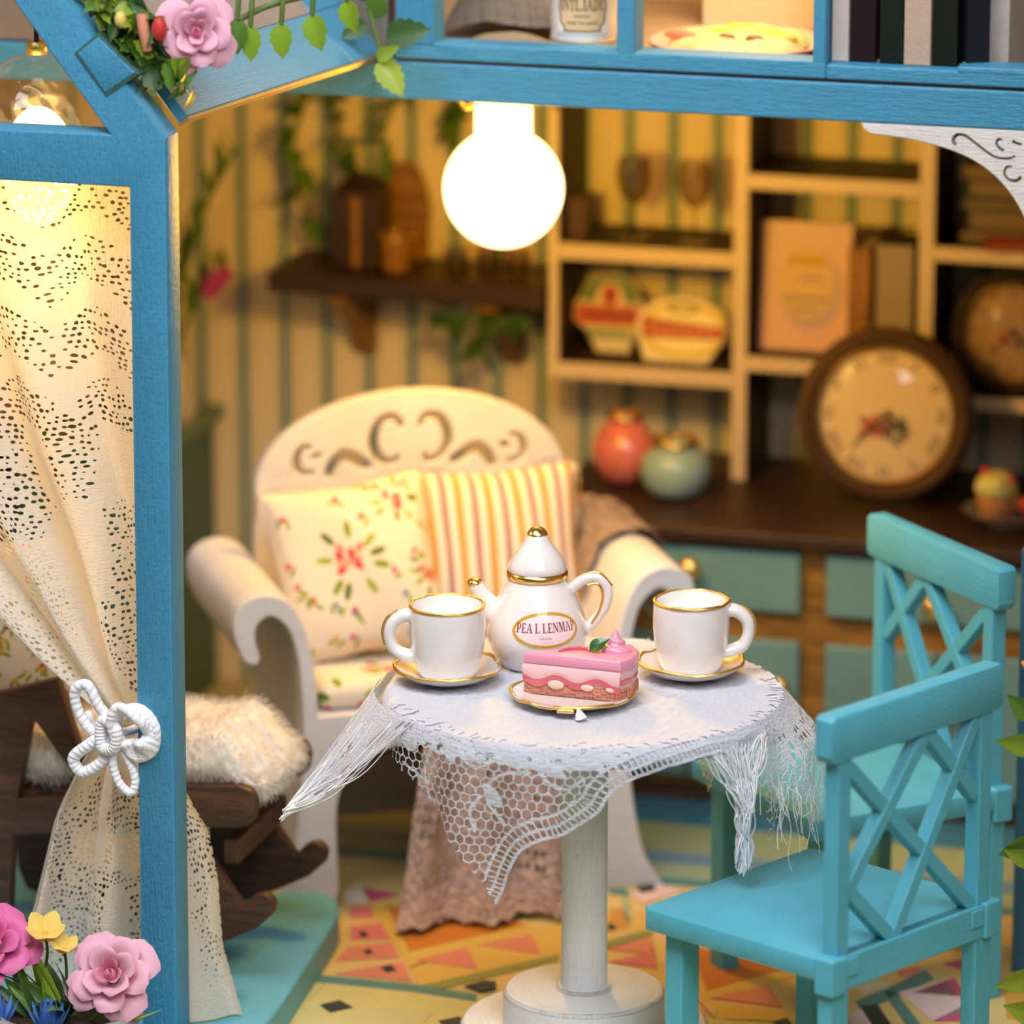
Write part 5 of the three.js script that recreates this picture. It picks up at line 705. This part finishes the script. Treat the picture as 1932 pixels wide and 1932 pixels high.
const shadedPages = M({ color: lin(0.22, 0.17, 0.12), roughness: 0.9, map: mottle });  // page tone darkened to carry the shade of the right shelf
const BOOKM = (r, g, b, o = {}) => M({ color: lin(r, g, b), roughness: 0.55, bumpMap: weaveBump, bumpScale: 0.0006, ...o });
function lyingBook(label, x, y, z, w, h, d, mat, turn) { const t = thing('stacked_book', label, 'book', [x, y, z], turn, 'books lying on the right bookcase shelf'); part('cover', mergeGeometries([rbox(w, 0.005, d, 0.002).translate(0, 0.0025, 0), rbox(w, 0.005, d, 0.002).translate(0, h - 0.0025, 0), rbox(0.006, h, d, 0.002, 'z').translate(-w / 2 + 0.003, h / 2, 0)]), mat, t); part('pages', rbox(w - 0.008, h - 0.01, d - 0.008, 0.001).translate(0.003, h / 2, 0), shadedPages, t); }
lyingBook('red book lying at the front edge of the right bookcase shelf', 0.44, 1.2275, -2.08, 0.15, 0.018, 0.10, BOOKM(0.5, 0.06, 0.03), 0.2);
[['grey-brown book at the bottom of the stack on the right bookcase shelf', 0.028, 0.15, 0.12, 0.09], ['dark green book second from the bottom of the right shelf stack', 0.05, 0.03, 0.045, 0.03], ['taupe book third in the stack on the right bookcase shelf', 0.022, 0.14, 0.11, 0.085], ['black book fourth in the stack on the right bookcase shelf', 0.045, 0.02, 0.022, 0.024], ['brown book at the top of the stack on the right bookcase shelf', 0.03, 0.16, 0.12, 0.09]].reduce((y, [l, h, r, g, b], i) => { lyingBook(l, 0.425 + (i % 2) * 0.012, y, -2.185, 0.25, h, 0.16, BOOKM(r, g, b), 0.04 * (i % 3 - 1)); return y + h + 0.0005; }, 1.2275);  // cover colours lowered for the shade of this compartment
// ---------- plants on the back wall ----------
{
  const t = thing('hanging_ivy', 'ivy trailing down the striped wall above the wall shelf', 'ivy', [-1.15, 1.50, -2.27]), R = rng(55), o = (p) => [p[0] + 1.15, p[1] - 1.50, p[2] + 2.27];
  const runs = [[[-1.22, 1.70, -2.27], [-1.28, 1.50, -2.24], [-1.32, 1.36, -2.22], [-1.31, 1.24, -2.22], [-1.26, 1.13, -2.22]], [[-1.22, 1.70, -2.27], [-1.23, 1.50, -2.25], [-1.22, 1.42, -2.23], [-1.21, 1.30, -2.23]], [[-0.92, 1.75, -2.27], [-1.02, 1.52, -2.25], [-1.08, 1.45, -2.24], [-1.12, 1.35, -2.24]], [[-0.9, 1.72, -2.26], [-0.90, 1.5, -2.24], [-0.93, 1.38, -2.23]]];
  for (const r of runs) { part('vine', tube(r.map(o), 0.006, 30, 6), m.stem, t); const c = curve(r.map(o)); for (let i = 0; i < 9; i++) { const q = 0.15 + i * 0.095 + R() * 0.03, p = c.getPoint(Math.min(q, 1)), lf = part('leaf', leafGeo(0.065 + R() * 0.035, 0.042 + R() * 0.02, { bend: 0.35 }), R() > 0.35 ? m.leaf : m.leafDark, t); lf.position.copy(p); aim(lf, [(R() - 0.5) * 2, -0.9 + R() * 0.8, 0.5 + R() * 0.4], R() * 6); } }
}
for (const [x, l] of [[-1.19, 'left'], [-1.10, 'right']]) { const t = thing('leaf_pair', l + ' upright green leaf rising behind the wooden lantern', 'leaf', [x, 1.262, -2.25]); part('blade', leafGeo(0.11, 0.034, { bend: 0.1 }), m.leaf, t); part('stalk', tube([[0, 0.01, 0], [0.004, -0.08, 0], [0.0, -0.178, 0]], 0.004, 8, 6), m.stem, t); }
{
  const t = thing('shelf_ivy', 'dark ivy hanging from the underside of the wall shelf', 'ivy', [-0.87, 1.03, -2.12]), R = rng(61);
  part('vine', tube([[-0.12, -0.002, 0], [-0.02, -0.03, 0.02], [0.05, -0.05, 0.02], [0.10, -0.05, 0.02], [0.15, -0.01, 0.02]], 0.005, 24, 6), m.stem, t); part('vine', tube([[0.03, -0.04, 0.02], [0.05, -0.09, 0.02], [0.055, -0.15, 0.01]], 0.004, 16, 6), m.stem, t);
  for (let i = 0; i < 22; i++) { const lf = part('leaf', leafGeo(0.05 + R() * 0.025, 0.032 + R() * 0.012, { bend: 0.3 }), m.leafDark, t), q = R(); lf.position.set(i < 17 ? -0.1 + q * 0.24 : 0.05, i < 17 ? -0.035 : -0.06 - q * 0.09, 0.025); aim(lf, [R() * 2 - 1, -0.5 - R() * 0.6, 0.5], R() * 6); }
}
{
  const t = thing('magenta_spray', 'tall green spray with small magenta flowers behind the blue post', 'flower spray', [-1.56, 0.696, -2.02]), R = rng(71);
  part('vase', lathe([[0, 0], [0.045, 0], [0.06, 0.05], [0.05, 0.12], [0.035, 0.16], [0.04, 0.18], [0.03, 0.18], [0.025, 0.16], [0, 0.15]], 32), M({ color: lin(0.45, 0.40, 0.30), roughness: 0.4 }), t);
  const st = [[[0, 0.15, 0], [0.03, 0.38, 0.0], [0.10, 0.55, 0.02], [0.175, 0.68, 0.03]], [[0, 0.15, 0], [0.02, 0.3, 0.03], [0.06, 0.42, 0.04], [0.10, 0.50, 0.05]], [[0, 0.15, 0], [0.05, 0.27, 0.02], [0.10, 0.35, 0.03], [0.145, 0.385, 0.03]], [[0, 0.15, 0], [-0.02, 0.4, 0], [0.0, 0.6, 0.02]]];
  for (const s of st) { part('stem', tube(s, 0.007, 20, 6), m.stem, t); const c = curve(s); for (let i = 0; i < 9; i++) { const lf = part('leaf', leafGeo(0.09, 0.026, { bend: 0.3 }), i % 3 ? m.leaf : m.leafDark, t); lf.position.copy(c.getPoint(0.3 + i * 0.08)); aim(lf, [0.5 * (R() - 0.4), 0.9, 0.4 * R()], R() * 6); } }
  for (const [x, y] of [[0.150, 0.385], [0.135, 0.37], [0.115, 0.345], [0.12, 0.365]]) for (let k = 0; k < 4; k++) { const p = part('petal', leafGeo(0.026, 0.022, { bend: 0.5, sharp: 0.6 }), petalM(0.38, 0.02, 0.20), t); p.position.set(x, y, 0.045); face(p, [cos(k * 1.6), sin(k * 1.6), 0.4], [0.2, 0.2, 1]); }
}
// ---------- upstairs, seen through the window ----------
{
  const t = thing('label_can', 'white can with a brown-framed label standing in the upstairs window', 'can', [-0.249, 1.8325, -0.87]);
  part('body', lathe([[0, 0], [0.064, 0], [0.068, 0.004], [0.0685, 0.17], [0.064, 0.174], [0, 0.174]], 56), m.china, t); part('gold_line', new THREE.TorusGeometry(0.0688, 0.0014, 6, 64).rotateX(PI / 2).translate(0, 0.038, 0), m.goldSoft, t);
  const g = surf((u, v) => { const a = (u - 0.5) * 1.62; return [0.0696 * sin(a), 0.054 + v * 0.115, 0.0696 * cos(a)]; }, 30, 6);
  const lb = part('label', g, M({ roughness: 0.45, map: canvasTex(512, 512, (c, W, H) => { c.fillStyle = '#ece7e4'; c.fillRect(0, 0, W, H); c.beginPath(); const o = 26; c.moveTo(W * 0.16, H - o); c.lineTo(W * 0.84, H - o); c.lineTo(W * 0.84, H * 0.86); c.quadraticCurveTo(W * 0.96, H * 0.80, W * 0.93, H * 0.66); c.quadraticCurveTo(W * 0.99, H * 0.56, W * 0.95, H * 0.42); c.lineTo(W * 0.95, 0); c.lineTo(W * 0.05, 0); c.lineTo(W * 0.05, H * 0.42); c.quadraticCurveTo(W * 0.01, H * 0.56, W * 0.07, H * 0.66); c.quadraticCurveTo(W * 0.04, H * 0.80, W * 0.16, H * 0.86); c.closePath(); c.fillStyle = '#d9b98f'; c.fill(); c.lineWidth = 16; c.strokeStyle = '#4a3130'; c.stroke(); c.fillStyle = '#2b1626'; c.textAlign = 'center'; c.font = 'bold 150px serif'; c.save(); c.translate(W / 2, H * 0.58); c.scale(0.72, 1); c.fillText('INTL.IADE', 0, 0, 600); c.restore(); c.font = 'bold 40px sans-serif'; c.fillText('Sabroot', W / 2, H * 0.70); c.fillText('Body Tre-speed', W / 2, H * 0.82); }) }), t); lb.rotation.y = 0.20;
  const R = rng(9), cloth = (name, label, x0, x1, z0, z1, h, col, b) => solo(name, surf((u, v) => [lerp(x0, x1, u), 1.8335 + h * Math.pow(Math.max(0, sin(PI * clamp(v * 0.96 + 0.02)) * sin(PI * clamp(u * 0.9 + 0.05))), 0.5) * (0.8 + 0.3 * vnoise(u * 6, v * 6, b)), lerp(z0, z1, v)], 40, 30, 2, 1), M({ color: col, roughness: 0.95, bumpMap: fibreBump, bumpScale: 0.008 }), label, 'cloth');
  cloth('grey_knit', 'greyish striped knit bundled in the left upstairs window', -0.58, -0.30, -1.25, -0.98, 0.16, lin(0.42, 0.36, 0.31), 3); cloth('cream_cloth', 'folded cream cloth lying before the grey knit upstairs', -0.50, -0.335, -0.97, -0.83, 0.035, lin(0.74, 0.62, 0.45), 7);
}
{
  const t = thing('food_plate', 'pinkish plate of flat yellow food glowing in the right upstairs window', 'plate of food', [0.045, 1.8325, -1.00]);
  part('dish', lathe([[0, 0.002], [0.10, 0.002], [0.16, 0.012], [0.185, 0.022], [0.182, 0.026], [0.15, 0.017], [0.09, 0.010], [0, 0.010]], 56), M({ color: lin(0.80, 0.45, 0.38), roughness: 0.35 }), t);
  part('pastry', surf((u, v) => { const a = u * 2 * PI, r = v * (0.145 + 0.012 * vnoise(u * 12, 1, 3, 12)); return [r * cos(a), 0.018 + 0.020 * (1 - Math.pow(v, 4)) + 0.014 * vnoise(r * cos(a) * 30 + 9, r * sin(a) * 30 + 9, 4) - 0.008 * (v > 0.98), r * sin(a)]; }, 70, 20), M({ color: lin(0.85, 0.60, 0.26), roughness: 0.6 }), t);
  for (const [x, z, a, b, c] of [[-0.01, 0.075, 0.020, 0.010, [0.20, 0.07, 0.02]], [0.05, 0.078, 0.020, 0.010, [0.22, 0.08, 0.02]], [-0.02, 0.02, 0.05, 0.02, [0.85, 0.62, 0.02]], [0.06, 0.01, 0.045, 0.02, [0.80, 0.62, 0.03]], [0.105, 0.05, 0.03, 0.012, [0.55, 0.50, 0.05]], [-0.11, 0.06, 0.035, 0.012, [0.75, 0.22, 0.10]], [0.00, -0.06, 0.05, 0.02, [0.8, 0.58, 0.05]]]) part('topping', new THREE.SphereGeometry(1, 16, 10).scale(a, 0.010, b).translate(x, 0.040, z), M({ color: lin(...c), roughness: 0.4 }), t);
  const bd = thing('cream_board', 'plain cream board behind the plate of food upstairs', 'board', [0.03, 1.8325, -1.30]); part('panel', rbox(0.27, 0.30, 0.02, 0.004, 'y').translate(0, 0.15, 0), M({ color: lin(0.80, 0.62, 0.38), roughness: 0.8 }), bd); part('print_line', rbox(0.13, 0.006, 0.002, 0.0005).translate(-0.04, 0.075, 0.0112), m.honey, bd);
  const fr = thing('dark_frame', 'dark brown frame with a pale oval beside the cream board upstairs', 'picture frame', [0.230, 1.8325, -1.17]); part('frame', ext(poly([[-0.06, 0], [0.09, 0], [0.09, 0.26], [-0.06, 0.26]], [Array.from({ length: 28 }, (_, i) => { const a = -i / 28 * 2 * PI; return [0.025 + 0.045 * cos(a), 0.13 + 0.075 * sin(a)]; })]), 0.02, 0.003), m.walnut, fr); part('picture', boxAt(-0.05, 0.08, 0.02, 0.24, 0.002, 0.008, 0.001), M({ color: lin(0.65, 0.42, 0.18) }), fr);
}
function standBook(label, x0, x1, z, d, h, mat, group = 'books on the upstairs ledge', turn = 0) {
  const w = x1 - x0, t = thing('book', label, 'book', [(x0 + x1) / 2, 1.8685, z], turn, group);
  part('cover', mergeGeometries([rbox(w, h, 0.006, 0.003, 'y').translate(0, h / 2, -0.003), rbox(0.004, h, d, 0.0015, 'y').translate(-w / 2 + 0.002, h / 2, -d / 2), rbox(0.004, h, d, 0.0015, 'y').translate(w / 2 - 0.002, h / 2, -d / 2)]), mat, t); part('pages', rbox(w - 0.009, h - 0.008, d - 0.008, 0.001, 'y').translate(0, h / 2, -d / 2 - 0.002), m.shelfEdge, t); return t;
}
const gloss = { roughness: 0.6, specularIntensity: 0.5 };
standBook('pale grey book, first of the row on the upstairs ledge', 0.296, 0.330, -0.735, 0.14, 0.24, BOOKM(0.50, 0.44, 0.41)); standBook('dark maroon book on the upstairs ledge', 0.333, 0.383, -0.742, 0.14, 0.25, BOOKM(0.014, 0.003, 0.006, gloss)); standBook('dark green book left of the beige linen one upstairs', 0.392, 0.440, -0.738, 0.14, 0.24, BOOKM(0.004, 0.009, 0.006, gloss)); standBook('beige linen-covered book between two dark books upstairs', 0.443, 0.496, -0.730, 0.14, 0.25, BOOKM(0.52, 0.38, 0.29, { bumpScale: 0.003 })); standBook('greenish black book right of the beige linen one upstairs', 0.500, 0.548, -0.738, 0.14, 0.24, BOOKM(0.005, 0.007, 0.004, gloss));
{
  const t = standBook('dark navy book with a thin gold border turned to show its cover', 0.566, 0.612, -0.748, 0.10, 0.24, BOOKM(0.006, 0.007, 0.012, gloss), 'books on the upstairs ledge', 0.5);
  part('gold_border', mergeGeometries([rbox(0.0015, 0.2, 0.002, 0.0005).translate(0.0245, 0.12, -0.012), rbox(0.0015, 0.2, 0.002, 0.0005).translate(0.0245, 0.12, -0.088), rbox(0.0015, 0.003, 0.076, 0.0005).translate(0.0245, 0.022, -0.05)]), m.goldSoft, t);
}
solo('upstairs_lamp', new THREE.SphereGeometry(0.05, 24, 16), M({ color: lin(1, 0.9, 0.7), emissive: lin(1, 0.7, 0.3), emissiveIntensity: 4 }), 'small warm bulb hanging upstairs above the plate of food', 'lamp', [0.02, 2.34, -1.12]);
part('hanging_wire', tube([[0, 0.04, 0], [0, 0.15, 0], [0, 0.262, 0]], 0.004, 8, 6), m.walnutDark, scene.getObjectByName('upstairs_lamp'));
// white pierced bracket under the beam
{
  const t = thing('corner_bracket', 'white pierced corner bracket with scroll cut-outs under the blue beam', 'bracket', [0.366, 1.7545, -0.73]), sh = ([x, y]) => [x - 0.366, y - 1.7545];
  const stroke = (pts, w0, w1) => { const c = smooth(pts, 7), L = [], R = []; c.forEach((p, i) => { const a = c[Math.max(0, i - 1)], b = c[Math.min(c.length - 1, i + 1)], d = Math.hypot(b[0] - a[0], b[1] - a[1]) || 1, q = i / (c.length - 1), h = lerp(w0, w1, q) / 2; L.push(sh([p[0] - (b[1] - a[1]) / d * h, p[1] + (b[0] - a[0]) / d * h])); R.push(sh([p[0] + (b[1] - a[1]) / d * h, p[1] - (b[0] - a[0]) / d * h])); }); return [...L, ...R.reverse()]; };
  const out = [[0.366, 1.7545], [0.371, 1.741], [0.385, 1.733], ...smooth([[0.42, 1.730], [0.468, 1.7255], [0.553, 1.706], [0.607, 1.682], [0.650, 1.648], [0.683, 1.606], [0.705, 1.56], [0.715, 1.50]], 6), [0.735, 1.50], [0.80, 1.50], [0.80, 1.7545]].map(sh);
  const holes = [stroke([[0.558, 1.718], [0.551, 1.727], [0.556, 1.738], [0.572, 1.740], [0.60, 1.722], [0.635, 1.700], [0.662, 1.698], [0.678, 1.704]], 0.012, 0.008), stroke([[0.652, 1.734], [0.641, 1.735], [0.638, 1.726], [0.646, 1.716], [0.655, 1.713]], 0.008, 0.011), stroke([[0.668, 1.735], [0.676, 1.730], [0.69, 1.727]], 0.011, 0.008), stroke([[0.672, 1.682], [0.660, 1.681], [0.655, 1.668], [0.664, 1.656], [0.680, 1.655], [0.690, 1.664]], 0.008, 0.012)];
  part('plate', ext(poly(out.slice().reverse(), holes), 0.028, 0.002, 0.5).translate(0, 0, 0), m.bracketWhite, t);
}
scene.traverse((o) => { if (o.isMesh) shade(o); });
renderer.render(scene, camera);
